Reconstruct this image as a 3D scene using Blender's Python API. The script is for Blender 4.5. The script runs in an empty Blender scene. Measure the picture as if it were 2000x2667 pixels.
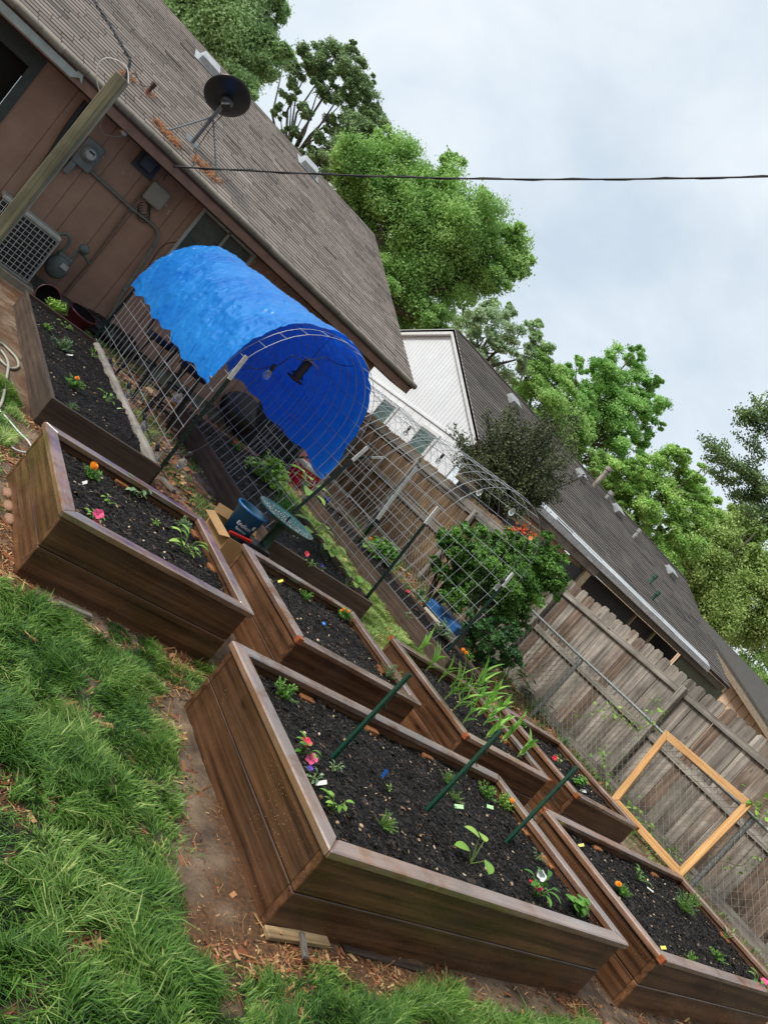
import bpy, math, random
import numpy as np
from mathutils import Vector, Matrix
random.seed(7); RS = np.random.RandomState(7)
S = bpy.context.scene
COL = S.collection
rad = math.radians
# ------------------------------------------------------------------ camera
H = 1.6; FPX = 1980.0; CX, CY = 1000.0, 1333.5
ROLL, PITCH, AZ = rad(40.5), rad(-4.1), rad(52.7)
fw = Vector((math.cos(AZ)*math.cos(PITCH), math.sin(AZ)*math.cos(PITCH), math.sin(PITCH)))
rt = Vector((math.sin(AZ), -math.cos(AZ), 0)); up = rt.cross(fw)
CR = rt*math.cos(ROLL)+up*math.sin(ROLL); CU = -rt*math.sin(ROLL)+up*math.cos(ROLL)
cd = bpy.data.cameras.new("camera"); cam = bpy.data.objects.new("camera", cd); COL.objects.link(cam)
M = Matrix.Identity(4)
for i in range(3):
    M[i][0], M[i][1], M[i][2] = CR[i], CU[i], -fw[i]
M[2][3] = H
cam.matrix_world = M
cd.sensor_fit = 'VERTICAL'; cd.sensor_height = 36; cd.lens = 36*FPX/2667
cd.clip_start = .05; cd.clip_end = 2000
S.camera = cam
# ------------------------------------------------------------------ sky and light
W = bpy.data.worlds.new("World"); S.world = W; W.use_nodes = True
nt = W.node_tree; nt.nodes.clear()
def N(nt, t, **k):
    n = nt.nodes.new(t)
    for a, b in k.items(): setattr(n, a, b)
    return n
SUN_AZ, SUN_EL = rad(172), rad(46)
wo = N(nt, 'ShaderNodeOutputWorld'); bg = N(nt, 'ShaderNodeBackground'); bg.inputs[1].default_value = 0.094
sky = N(nt, 'ShaderNodeTexSky', sky_type='NISHITA', sun_disc=False, sun_elevation=SUN_EL, sun_rotation=rad(90)-SUN_AZ)
tc = N(nt, 'ShaderNodeTexCoord'); mp = N(nt, 'ShaderNodeMapping'); mp.inputs['Scale'].default_value = (1, 1, 1.6)
no = N(nt, 'ShaderNodeTexNoise'); no.inputs['Scale'].default_value = 2.3; no.inputs['Detail'].default_value = 7; no.inputs['Roughness'].default_value = .55
no.inputs['Distortion'].default_value = .4
cr = N(nt, 'ShaderNodeValToRGB')
cr.color_ramp.elements[0].position = .30; cr.color_ramp.elements[0].color = (4.7, 5.5, 6.3, 1)
cr.color_ramp.elements[1].position = .70; cr.color_ramp.elements[1].color = (7.5, 7.75, 7.9, 1)
e = cr.color_ramp.elements.new(.5); e.color = (6.1, 6.7, 7.2, 1)
mx = N(nt, 'ShaderNodeMix', data_type='RGBA'); mx.inputs[0].default_value = .9
L = nt.links.new
L(tc.outputs['Generated'], mp.inputs[0]); L(mp.outputs[0], no.inputs['Vector']); L(no.outputs[0], cr.inputs[0])
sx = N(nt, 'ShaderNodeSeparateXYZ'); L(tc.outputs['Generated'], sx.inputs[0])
mr = N(nt, 'ShaderNodeMapRange'); mr.inputs[1].default_value = -.75; mr.inputs[2].default_value = .15; mr.inputs[3].default_value = .5; mr.inputs[4].default_value = 1.0; L(sx.outputs[1], mr.inputs[0])  # dims the sky behind the camera, added to darken the box fronts
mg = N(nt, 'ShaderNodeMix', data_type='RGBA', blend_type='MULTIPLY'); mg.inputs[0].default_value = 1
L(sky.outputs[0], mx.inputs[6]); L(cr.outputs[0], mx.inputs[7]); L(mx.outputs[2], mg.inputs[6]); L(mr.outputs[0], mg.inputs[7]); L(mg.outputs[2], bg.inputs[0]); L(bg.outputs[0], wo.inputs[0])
sd = bpy.data.lights.new("sun", 'SUN'); sd.energy = 2.3; sd.angle = rad(16); sd.color = (1, .97, .92)
so = bpy.data.objects.new("sun", sd); COL.objects.link(so)
sdir = Vector((math.cos(SUN_AZ)*math.cos(SUN_EL), math.sin(SUN_AZ)*math.cos(SUN_EL), math.sin(SUN_EL)))
so.rotation_euler = sdir.to_track_quat('Z', 'Y').to_euler(); so.location = (0, 0, 30)
S.view_settings.view_transform = 'Standard'; S.view_settings.look = 'None'; S.view_settings.gamma = 1
S.view_settings.exposure = 0.58
# ------------------------------------------------------------------ measuring helpers (points on real planes)
def ray(px, py):
    d = fw*FPX+CR*(px-CX)-CU*(py-CY); return d/d.dot(fw)
def at(px, py, z=0.0):
    d = ray(px, py); t = (z-H)/d.z; return Vector((d.x*t, d.y*t, z))
def aty(px, py, y):
    d = ray(px, py); t = y/d.y; return Vector((d.x*t, y, H+d.z*t))
def atx(px, py, x):
    d = ray(px, py); t = x/d.x; return Vector((x, d.y*t, H+d.z*t))
def atd(px, py, D):
    d = ray(px, py); return Vector((d.x*D, d.y*D, H+d.z*D))
def dep(p): return (Vector(p)-Vector((0, 0, H))).dot(fw)
def mpx(p): return dep(p)/FPX       # metres per source pixel at p
# ------------------------------------------------------------------ mesh helpers
class MB:
    def __init__(s): s.v = []; s.f = []; s.m = []; s.sm = []; s.c = []
    def add(s, vs, fs, mi=0, sm=False, c=.5):
        o = len(s.v); s.v += [tuple(v) for v in vs]; s.f += [tuple(i+o for i in f) for f in fs]
        s.m += [mi]*len(fs); s.sm += [sm]*len(fs); s.c += [c]*len(fs)
    def box(s, a, b, mi=0, mat=None, c=.5, bev=0):
        x0, y0, z0 = a; x1, y1, z1 = b
        vs = [Vector(p) for p in ((x0, y0, z0), (x1, y0, z0), (x1, y1, z0), (x0, y1, z0), (x0, y0, z1), (x1, y0, z1), (x1, y1, z1), (x0, y1, z1))]
        if mat is not None: vs = [mat@v for v in vs]
        s.add(vs, [(0, 3, 2, 1), (4, 5, 6, 7), (0, 1, 5, 4), (1, 2, 6, 5), (2, 3, 7, 6), (3, 0, 4, 7)], mi, False, c)
    def bar(s, p, q, w, h=None, mi=0, c=.5, upv=(0, 0, 1)):
        p = Vector(p); q = Vector(q); h = h or w; d = (q-p).normalized(); u = Vector(upv)
        if abs(d.dot(u)) > .98: u = Vector((1, 0, 0))
        a = d.cross(u).normalized()*w/2; b = a.cross(d).normalized()*h/2
        vs = [p-a-b, p+a-b, p+a+b, p-a+b, q-a-b, q+a-b, q+a+b, q-a+b]
        s.add(vs, [(0, 1, 2, 3), (7, 6, 5, 4), (4, 5, 1, 0), (5, 6, 2, 1), (6, 7, 3, 2), (7, 4, 0, 3)], mi, False, c)
    def tube(s, pts, r, n=6, mi=0, c=.5, cap=True, sm=True):
        pts = [Vector(p) for p in pts]; k = len(pts)
        rr = r if isinstance(r, (list, tuple)) else [r]*k
        vs = []; pa = None
        for i, p in enumerate(pts):
            d = (pts[min(i+1, k-1)]-pts[max(i-1, 0)])
            d = d.normalized() if d.length > 1e-9 else Vector((0, 0, 1))
            if pa is None:
                u = Vector((0, 0, 1)) if abs(d.z) < .9 else Vector((1, 0, 0)); a = d.cross(u).normalized()
            else:
                a = (pa-d*pa.dot(d)); a = a.normalized() if a.length > 1e-6 else d.orthogonal().normalized()
            pa = a; b = d.cross(a)
            for j in range(n):
                t = 2*math.pi*j/n; vs.append(p+(a*math.cos(t)+b*math.sin(t))*rr[i])
        fs = []
        for i in range(k-1):
            for j in range(n):
                fs.append((i*n+j, i*n+(j+1) % n, (i+1)*n+(j+1) % n, (i+1)*n+j))
        s.add(vs, fs, mi, sm, c)
        if cap and n > 3:
            s.add(vs[:n], [tuple(range(n-1, -1, -1))], mi, False, c); s.add(vs[-n:], [tuple(range(n))], mi, False, c)
    def lathe(s, prof, n=20, o=(0, 0, 0), mi=0, mat=None, sm=True, c=.5, sx=1, sy=1):
        o = Vector(o); vs = []
        for r, z in prof:
            for j in range(n):
                t = 2*math.pi*j/n; v = Vector((r*math.cos(t)*sx, r*math.sin(t)*sy, z))
                if mat is not None: v = mat@v
                vs.append(v+o)
        k = len(prof); fs = [(i*n+j, i*n+(j+1) % n, (i+1)*n+(j+1) % n, (i+1)*n+j) for i in range(k-1) for j in range(n)]
        s.add(vs, fs, mi, sm, c)
    def disc(s, o, r, nrm=(0, 0, 1), n=12, mi=0, c=.5):
        nrm = Vector(nrm).normalized(); a = nrm.orthogonal().normalized(); b = nrm.cross(a); o = Vector(o)
        s.add([o+(a*math.cos(2*math.pi*j/n)+b*math.sin(2*math.pi*j/n))*r for j in range(n)], [tuple(range(n))], mi, False, c)
    def poly(s, pts, mi=0, c=.5): s.add(pts, [tuple(range(len(pts)))], mi, False, c)
    def slab(s, pts, off, mi=0, c=.5):
        pts = [Vector(p) for p in pts]; off = Vector(off); n = len(pts); vs = pts+[p+off for p in pts]
        s.add(vs, [tuple(range(n)), tuple(range(2*n-1, n-1, -1))]+[(i, i+n, (i+1) % n+n, (i+1) % n) for i in range(n)], mi, False, c)
    def ball(s, o, r, n=10, mi=0, c=.5, sc=(1, 1, 1)):
        k = max(4, n//2); vs = []; o = Vector(o)
        for i in range(k+1):
            ph = math.pi*i/k
            for j in range(n):
                t = 2*math.pi*j/n; vs.append(o+Vector((math.sin(ph)*math.cos(t)*r*sc[0], math.sin(ph)*math.sin(t)*r*sc[1], math.cos(ph)*r*sc[2])))
        s.add(vs, [(i*n+j, (i+1)*n+j, (i+1)*n+(j+1) % n, i*n+(j+1) % n) for i in range(k) for j in range(n)], mi, True, c)
    def leaf(s, b, d, ln, w, bend=.5, mi=0, c=.5, seg=4, fold=.15, shape=0, tw=0):
        """curved leaf strip from b along d, drooping"""
        b = Vector(b); d = Vector(d).normalized()
        side = d.cross(Vector((0, 0, 1)))
        side = side.normalized() if side.length > 1e-4 else Vector((1, 0, 0))
        if tw: side = (Matrix.Rotation(tw, 3, d)@side)
        p = b.copy(); vs = []; dd = d.copy()
        for i in range(seg+1):
            t = i/seg
            ww = (math.sin(math.pi*min(1, t*.92+.08))**.7 if shape == 0 else (1-t)**.7*min(1, .5+t*3))*w/2
            nrm = side.cross(dd).normalized()
            vs += [p-side*ww+nrm*ww*fold*2, p.copy(), p+side*ww+nrm*ww*fold*2]
            dd = (dd+Vector((0, 0, -1))*bend/seg).normalized(); p = p+dd*ln/seg
        fs = []
        for i in range(seg):
            a = i*3; fs += [(a, a+1, a+4, a+3), (a+1, a+2, a+5, a+4)]
        s.add(vs, fs, mi, True, c)
    def build(s, name, mats, parent=None, o=None):
        if not isinstance(mats, (list, tuple)): mats = [mats]
        me = bpy.data.meshes.new(name)
        if parent is not None:
            org = Vector(parent.get('_o', (0, 0, 0)))
        else:
            org = Vector(o) if o is not None else Vector((0, 0, 0))
        me.from_pydata([(v[0]-org[0], v[1]-org[1], v[2]-org[2]) for v in s.v], [], s.f)
        for m in mats: me.materials.append(m)
        me.polygons.foreach_set('material_index', s.m); me.polygons.foreach_set('use_smooth', s.sm)
        a = me.attributes.new('rnd', 'FLOAT', 'FACE'); a.data.foreach_set('value', s.c)
        me.update()
        ob = bpy.data.objects.new(name, me); COL.objects.link(ob)
        if parent is not None: ob.parent = parent; ob['_o'] = tuple(org)
        else: ob.location = org; ob['_o'] = tuple(org)
        return ob
def tag(o, label, cat=None, group=None, kind=None):
    if label: o['label'] = label
    if cat: o['category'] = cat
    if group: o['group'] = group
    if kind: o['kind'] = kind
    return o
def thing(name, label, cat, loc=(0, 0, 0), group=None):
    o = bpy.data.objects.new(name, None); COL.objects.link(o); o.location = loc; o['_o'] = tuple(loc)
    o.empty_display_size = .1
    return tag(o, label, cat, group)
def single(mb, name, mats, label, cat, o, group=None):
    return tag(mb.build(name, mats, None, o), label, cat, group)
def fastmesh(name, V, k, rnd, mat, parent=None, o=None, smooth=False):
    """V: (n*k,3) numpy, faces of k consecutive verts"""
    org = np.array(parent['_o'] if parent is not None else (o if o is not None else (0, 0, 0)), dtype=float)
    V = (V-org).astype(np.float32); n = len(V)//k
    me = bpy.data.meshes.new(name)
    me.vertices.add(len(V)); me.vertices.foreach_set('co', V.ravel())
    me.loops.add(len(V)); me.loops.foreach_set('vertex_index', np.arange(len(V), dtype=np.int32))
    me.polygons.add(n); me.polygons.foreach_set('loop_start', np.arange(0, n*k, k, dtype=np.int32))
    try: me.polygons.foreach_set('loop_total', np.full(n, k, dtype=np.int32))
    except Exception: pass
    if smooth: me.polygons.foreach_set('use_smooth', np.ones(n, dtype=bool))
    a = me.attributes.new('rnd', 'FLOAT', 'FACE'); a.data.foreach_set('value', np.asarray(rnd, dtype=np.float32))
    me.materials.append(mat); me.update(calc_edges=True)
    ob = bpy.data.objects.new(name, me); COL.objects.link(ob)
    if parent is not None: ob.parent = parent
    else: ob.location = org
    ob['_o'] = tuple(float(v) for v in org)
    return ob
# ------------------------------------------------------------------ materials
def lin(h):
    h = h.lstrip('#'); c = [int(h[i:i+2], 16)/255 for i in (0, 2, 4)]
    return tuple(((v/12.92) if v <= .04045 else ((v+.055)/1.055)**2.4) for v in c)+(1,)
def newmat(name):
    m = bpy.data.materials.new(name); m.use_nodes = True; nt = m.node_tree; nt.nodes.clear()
    out = N(nt, 'ShaderNodeOutputMaterial'); b = N(nt, 'ShaderNodeBsdfPrincipled'); nt.links.new(b.outputs[0], out.inputs[0])
    return m, nt, b, out
def noise(nt, scale, detail=5, rough=.55, vec=None, dist=0):
    n = N(nt, 'ShaderNodeTexNoise'); n.inputs['Scale'].default_value = scale; n.inputs['Detail'].default_value = detail
    n.inputs['Roughness'].default_value = rough; n.inputs['Distortion'].default_value = dist
    if vec is not None: nt.links.new(vec, n.inputs['Vector'])
    return n
def objvec(nt, scale=(1, 1, 1), src='Object'):
    t = N(nt, 'ShaderNodeTexCoord'); m = N(nt, 'ShaderNodeMapping'); m.inputs['Scale'].default_value = scale
    nt.links.new(t.outputs[src], m.inputs[0]); return m.outputs[0]
def ramp(nt, fac, stops):
    r = N(nt, 'ShaderNodeValToRGB'); el = r.color_ramp.elements
    el[0].position, el[0].color = stops[0]; el[1].position, el[1].color = stops[-1]
    for p, c in stops[1:-1]:
        e = el.new(p); e.color = c
    nt.links.new(fac, r.inputs[0]); return r
def mixc(nt, f, a, b, mode='MIX'):
    m = N(nt, 'ShaderNodeMix', data_type='RGBA', blend_type=mode)
    for i, v in ((0, f), (6, a), (7, b)):
        if hasattr(v, 'links') or hasattr(v, 'is_linked'): nt.links.new(v, m.inputs[i])
        else: m.inputs[i].default_value = v
    return m.outputs[2]
def bump(nt, b, h, s=.5, d=.01):
    n = N(nt, 'ShaderNodeBump'); n.inputs['Strength'].default_value = s; n.inputs['Distance'].default_value = d
    nt.links.new(h, n.inputs['Height']); nt.links.new(n.outputs[0], b.inputs['Normal'])
def plain(name, col, rough=.5, metal=0, var=.25, scale=12, bmp=.15, spec=.5):
    m, nt, b, o = newmat(name); c = lin(col) if isinstance(col, str) else col
    v = objvec(nt); n = noise(nt, scale, 5, .6, v)
    d = tuple(x*(1-var) for x in c[:3])+(1,); l = tuple(min(1, x*(1+var*.6)) for x in c[:3])+(1,)
    r = ramp(nt, n.outputs[0], [(.3, d), (.7, l)]); nt.links.new(r.outputs[0], b.inputs['Base Color'])
    b.inputs['Roughness'].default_value = rough; b.inputs['Metallic'].default_value = metal
    b.inputs['Specular IOR Level'].default_value = spec
    if bmp: bump(nt, b, n.outputs[0], bmp, .01)
    return m
def wood(name, c1, c2, axis, rough=.55, wet=0, dirt=.35, grain=1.0, bmp=.35, island=False, wet_lo=.14, wavy=.12, splash=False, brown=None):
    """stained or weathered timber, grain along axis 0/1/2; wet = share of glossy damp patches"""
    m, nt, b, o = newmat(name)
    sc = [26*grain, 26*grain, 26*grain]; sc[axis] = 1.3*grain
    g = N(nt, 'ShaderNodeNewGeometry'); oi = N(nt, 'ShaderNodeObjectInfo')
    t = N(nt, 'ShaderNodeTexCoord'); ad = N(nt, 'ShaderNodeVectorMath', operation='ADD')
    cb = N(nt, 'ShaderNodeCombineXYZ'); ml = N(nt, 'ShaderNodeMath', operation='MULTIPLY'); ml.inputs[1].default_value = 37
    sm = N(nt, 'ShaderNodeMath', operation='ADD')
    nt.links.new(g.outputs['Random Per Island'], sm.inputs[0]); nt.links.new(oi.outputs['Random'], sm.inputs[1])
    nt.links.new(sm.outputs[0], ml.inputs[0])
    for i in range(3): nt.links.new(ml.outputs[0], cb.inputs[i])
    nt.links.new(t.outputs['Object'], ad.inputs[0]); nt.links.new(cb.outputs[0], ad.inputs[1])
    mp = N(nt, 'ShaderNodeMapping'); mp.inputs['Scale'].default_value = sc; nt.links.new(ad.outputs[0], mp.inputs[0])
    n1 = noise(nt, 1.0, 6, .6, mp.outputs[0], .8)
    sc2 = [9*grain]*3; sc2[axis] = .35*grain
    mp2 = N(nt, 'ShaderNodeMapping'); mp2.inputs['Scale'].default_value = sc2; nt.links.new(ad.outputs[0], mp2.inputs[0])
    wv = N(nt, 'ShaderNodeTexWave', wave_type='RINGS'); wv.inputs['Scale'].default_value = .55; wv.inputs['Distortion'].default_value = 9
    wv.inputs['Detail'].default_value = 3; wv.inputs['Detail Scale'].default_value = .6
    nt.links.new(mp2.outputs[0], wv.inputs[0])
    sc3 = [95*grain]*3; sc3[axis] = 2.2*grain
    mp3 = N(nt, 'ShaderNodeMapping'); mp3.inputs['Scale'].default_value = sc3; nt.links.new(ad.outputs[0], mp3.inputs[0])
    n0 = noise(nt, 1.0, 4, .7, mp3.outputs[0], .3)
    mxn = N(nt, 'ShaderNodeMath', operation='MULTIPLY_ADD'); mxn.inputs[1].default_value = .5
    hf_ = N(nt, 'ShaderNodeMath', operation='MULTIPLY'); hf_.inputs[1].default_value = .62; nt.links.new(n1.outputs[0], hf_.inputs[0])
    nt.links.new(n0.outputs[0], mxn.inputs[0]); nt.links.new(hf_.outputs[0], mxn.inputs[2]); n1 = mxn
    ml2 = N(nt, 'ShaderNodeMath', operation='MULTIPLY_ADD'); ml2.inputs[1].default_value = wavy; nt.links.new(wv.outputs[1], ml2.inputs[0]); nt.links.new(n1.outputs[0], ml2.inputs[2])
    r = ramp(nt, ml2.outputs[0], [(.42, lin(c2)), (.78, lin(c1))])
    n2 = noise(nt, 2.2, 4, .6, ad.outputs[0])
    r2 = ramp(nt, n2.outputs[0], [(.35, (1-dirt, 1-dirt, 1-dirt, 1)), (.65, (1.1, 1.1, 1.1, 1))])
    col = mixc(nt, 1.0, r.outputs[0], r2.outputs[0], 'MULTIPLY')
    rr = ramp(nt, sm.outputs[0], [(0, (.70, .70, .70, 1)), (1, (1.2, 1.2, 1.2, 1))]);
    fr = N(nt, 'ShaderNodeMath', operation='FRACT'); nt.links.new(ml.outputs[0], fr.inputs[0]); nt.links.new(fr.outputs[0], rr.inputs[0])
    col = mixc(nt, 1.0, col, rr.outputs[0], 'MULTIPLY')
    if brown:
        f2_ = N(nt, 'ShaderNodeMath', operation='MULTIPLY'); f2_.inputs[1].default_value = 3.7; nt.links.new(ml.outputs[0], f2_.inputs[0]); f3_ = N(nt, 'ShaderNodeMath', operation='FRACT'); nt.links.new(f2_.outputs[0], f3_.inputs[0])
        bn = noise(nt, 1.6, 4, .6, ad.outputs[0], .5); am_ = N(nt, 'ShaderNodeMath', operation='MULTIPLY'); nt.links.new(f3_.outputs[0], am_.inputs[0]); nt.links.new(bn.outputs[0], am_.inputs[1])
        br_ = ramp(nt, am_.outputs[0], [(.22, (0, 0, 0, 1)), (.42, (.85, .85, .85, 1))]); col = mixc(nt, br_.outputs[0], col, mixc(nt, 1.0, col, lin(brown), 'MULTIPLY'))
    kv = N(nt, 'ShaderNodeTexVoronoi'); kv.inputs['Scale'].default_value = 1.0; ks = [5.5]*3; ks[axis] = 1.9
    mpk = N(nt, 'ShaderNodeMapping'); mpk.inputs['Scale'].default_value = ks; nt.links.new(ad.outputs[0], mpk.inputs[0]); nt.links.new(mpk.outputs[0], kv.inputs['Vector'])
    kr = ramp(nt, kv.outputs['Distance'], [(.05, (.35, .3, .28, 1)), (.11, (1, 1, 1, 1))]); col = mixc(nt, 1.0, col, kr.outputs[0], 'MULTIPLY')
    if splash:
        sv = N(nt, 'ShaderNodeTexVoronoi'); sv.inputs['Scale'].default_value = 75; nt.links.new(ad.outputs[0], sv.inputs['Vector'])
        sr = ramp(nt, sv.outputs['Distance'], [(.10, (1, 1, 1, 1)), (.16, (0, 0, 0, 1))]); sn = noise(nt, 3, 3, .6, ad.outputs[0])
        sr2 = ramp(nt, sn.outputs[0], [(.5, (0, 0, 0, 1)), (.62, (1, 1, 1, 1))]); sf = mixc(nt, 1.0, sr.outputs[0], sr2.outputs[0], 'MULTIPLY'); col = mixc(nt, sf, col, lin('#b09066'))
    nt.links.new(col, b.inputs['Base Color'])
    if wet:
        n3 = noise(nt, 3.5, 6, .65, ad.outputs[0], .5)
        r3 = ramp(nt, n3.outputs[0], [(.5-wet*.25, (wet_lo,)*3+(1,)), (.62+wet*.1, (rough,)*3+(1,))])
        nt.links.new(r3.outputs[0], b.inputs['Roughness'])
        if wet > .8:
            b.inputs['Coat IOR'].default_value = 3.0; cw = ramp(nt, noise(nt, 2.6, 5, .7, ad.outputs[0], .6).outputs[0], [(.34, (0, 0, 0, 1)), (.5, (1, 1, 1, 1))]); nt.links.new(cw.outputs[0], b.inputs['Coat Weight']); nt.links.new(r3.outputs[0], b.inputs['Coat Roughness'])
    else: b.inputs['Roughness'].default_value = rough
    bump(nt, b, ml2.outputs[0], bmp, .006)
    return m
def leafmat(name, c1, c2, trans=.3, rough=.45, spec=.4):
    m, nt, b, o = newmat(name); a = N(nt, 'ShaderNodeAttribute', attribute_name='rnd')
    r = ramp(nt, a.outputs['Fac'], [(0, lin(c1)), (1, lin(c2))])
    nt.links.new(r.outputs[0], b.inputs['Base Color']); b.inputs['Roughness'].default_value = rough; b.inputs['Specular IOR Level'].default_value = spec
    tr = N(nt, 'ShaderNodeBsdfTranslucent'); mxs = N(nt, 'ShaderNodeMixShader'); mxs.inputs[0].default_value = trans
    nt.links.new(r.outputs[0], tr.inputs[0]); nt.links.new(b.outputs[0], mxs.inputs[1]); nt.links.new(tr.outputs[0], mxs.inputs[2]); nt.links.new(mxs.outputs[0], o.inputs[0])
    return m
def attrmat(name, c1, c2, rough=.8, bscale=40, bstr=.3, c3=None, metal=0):
    m, nt, b, o = newmat(name); a = N(nt, 'ShaderNodeAttribute', attribute_name='rnd')
    st = [(0, lin(c1)), (1, lin(c2))]
    if c3: st = [(0, lin(c1)), (.5, lin(c2)), (1, lin(c3))]
    r = ramp(nt, a.outputs['Fac'], st); v = objvec(nt); n = noise(nt, bscale, 5, .6, v)
    r2 = ramp(nt, n.outputs[0], [(.3, (.75, .75, .75, 1)), (.7, (1.15, 1.15, 1.15, 1))])
    n3 = noise(nt, .9, 4, .6, v); r3 = ramp(nt, n3.outputs[0], [(.35, (.82, .82, .82, 1)), (.65, (1.1, 1.1, 1.1, 1))])
    c = mixc(nt, 1.0, r.outputs[0], r2.outputs[0], 'MULTIPLY'); c = mixc(nt, 1.0, c, r3.outputs[0], 'MULTIPLY')
    nt.links.new(c, b.inputs['Base Color']); b.inputs['Roughness'].default_value = rough; b.inputs['Metallic'].default_value = metal
    bump(nt, b, n.outputs[0], bstr, .004); return m
def glassmat(name, tint=(1, 1, 1, 1), rough=.02):
    m, nt, b, o = newmat(name); b.inputs['Base Color'].default_value = tint
    b.inputs['Transmission Weight'].default_value = .92; b.inputs['Roughness'].default_value = rough; b.inputs['IOR'].default_value = 1.3
    return m
MT = {}
ST1, ST2 = '#785338', '#2e1c12'
for i, a in enumerate('xyz'):
    MT['stain'+a] = wood('stained_board_'+a, ST1, ST2, i, .5, wet=.25, wet_lo=.25, bmp=.4, splash=True)
    MT['rim'+a] = wood('wet_rim_'+a, '#9c7152', '#5f3e29', i, .5, wet=1.0, bmp=.35, wet_lo=.07)
    MT['old'+a] = wood('old_board_'+a, '#5f4c3e', '#32261e', i, .75, dirt=.3)
    MT['grey'+a] = wood('weathered_'+a, '#a39b90', '#6a6259', i, .85, dirt=.4)
    MT['new'+a] = wood('new_pine_'+a, '#e6b67c', '#c08c54', i, .6, dirt=.12, bmp=.15)
MT['scrapx'] = wood('split_wood', '#c4a67c', '#7d6444', 0, .8, dirt=.4)
MT['fence'] = wood('fence_boards', '#b0a699', '#5f544a', 2, .85, dirt=.5, grain=.7, brown='#cdb2a0')
MT['fencefar'] = wood('fence_boards_far', '#94795a', '#5a4733', 2, .85, dirt=.45, grain=.7)
MT['cleat'] = wood('cleat_wood', '#a56a3c', '#6e4020', 0, .6, dirt=.2)
MT['post'] = wood('post_wood', '#8a8368', '#43442f', 2, .8, dirt=.45, grain=.8)
MT['orangeend'] = plain('orange_end_grain', '#9c5228', .6, var=.4, scale=60)
MT['leafA'] = leafmat('leaf_mid', '#3f7a2c', '#86b84e', .3)
MT['leafB'] = leafmat('leaf_bright', '#6fa63a', '#b9dc6c', .35)
MT['leafC'] = leafmat('leaf_corn', '#4a8a30', '#a4d662', .35)
MT['leafD'] = leafmat('leaf_dark', '#1f4a22', '#4a7c38', .2)
MT['leafG'] = leafmat('leaf_greygreen', '#587a55', '#93ac80', .2)
MT['stem'] = leafmat('stem_green', '#4d6e33', '#8ba05a', .1)
MT['fl_orange'] = leafmat('petal_orange', '#f07d12', '#ffb52e', .15)
MT['fl_pink'] = leafmat('petal_pink', '#d62a62', '#f6679a', .2)
MT['fl_red'] = leafmat('petal_red', '#c81d3a', '#ee4a5e', .2)
MT['fl_white'] = leafmat('petal_white', '#e8e8ee', '#ffffff', .2)
MT['fl_purple'] = leafmat('petal_purple', '#2b1a6a', '#5a3aa8', .1)
MT['fl_salmon'] = leafmat('petal_salmon', '#d65a38', '#f58a55', .2)
MT['white'] = plain('white_paint', '#d8d8d4', .5, var=.15)
MT['whitetip'] = plain('white_post_tip', '#dcdcd6', .5, var=.25, scale=30)
MT['greenpost'] = plain('green_enamel', '#12402f', .35, var=.2, bmp=.05)
MT['darkpost'] = plain('dark_green_enamel', '#0e2a22', .4, var=.2, bmp=.05)
MT['blackmetal'] = plain('black_metal', '#17181a', .4, metal=.3, var=.2)
MT['black'] = plain('black_plastic', '#16171a', .45, var=.2)
MT['cloth'] = plain('black_fabric', '#1b1d1f', .85, var=.35, scale=6, bmp=.6)
MT['rubber'] = plain('black_cable', '#141414', .6, var=.1, bmp=0)
MT['galv'] = plain('galvanised_steel', '#8e9290', .45, metal=.6, var=.25, scale=30)
MT['wire'] = plain('wire_steel', '#b6b9bc', .4, metal=.4, var=.15, bmp=0)
MT['wiredark'] = plain('chainlink_wire', '#9c988d', .5, metal=.3, var=.2, bmp=0)
MT['greypaint'] = plain('grey_meter_paint', '#6c726f', .5, var=.2)
MT['beige'] = plain('beige_plastic', '#8f8d80', .55, var=.12)
MT['glass'] = glassmat('bulb_glass')
MT['soilrim'] = MT['oldx']
print('materials ok')
# ------------------------------------------------------------------ value noise in numpy
_g = np.random.RandomState(3).rand(256, 256)
def vn(x, y, s=1.0, o=0):
    x = np.asarray(x, float)*s+o*17.3+500; y = np.asarray(y, float)*s+o*9.1+500
    xi = np.floor(x).astype(int); yi = np.floor(y).astype(int); fx = x-xi; fy = y-yi
    fx = fx*fx*(3-2*fx); fy = fy*fy*(3-2*fy)
    g = lambda a, b: _g[a % 256, b % 256]
    return (g(xi, yi)*(1-fx)+g(xi+1, yi)*fx)*(1-fy)+(g(xi, yi+1)*(1-fx)+g(xi+1, yi+1)*fx)*fy
def fbm(x, y, s=1.0, o=0, n=4):
    v = 0; a = 1; t = 0
    for i in range(n):
        v = v+a*vn(x, y, s*2**i, o+i); t += a; a *= .55
    return v/t
def sst(a, b, x): t = np.clip((x-a)/(b-a), 0, 1); return t*t*(3-2*t)
def seg_boundary(y):      # x of the lawn's ragged edge beside the front boxes
    ys = [-5, 1.0, 1.42, 1.5, 1.6, 1.75, 1.95, 2.2, 2.6, 3.0, 3.2, 3.3, 3.6, 4.2, 5.0, 5.6, 6.0, 7.0, 9.0, 12]
    xs = [9, 9, 2.3, 1.82, 1.70, 1.67, 1.74, 1.86, 1.92, 1.9, 1.55, 1.06, 1.0, 1.07, 1.2, 1.36, 1.33, 1.17, 1.1, .9]
    return np.interp(y, ys, xs)
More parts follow.
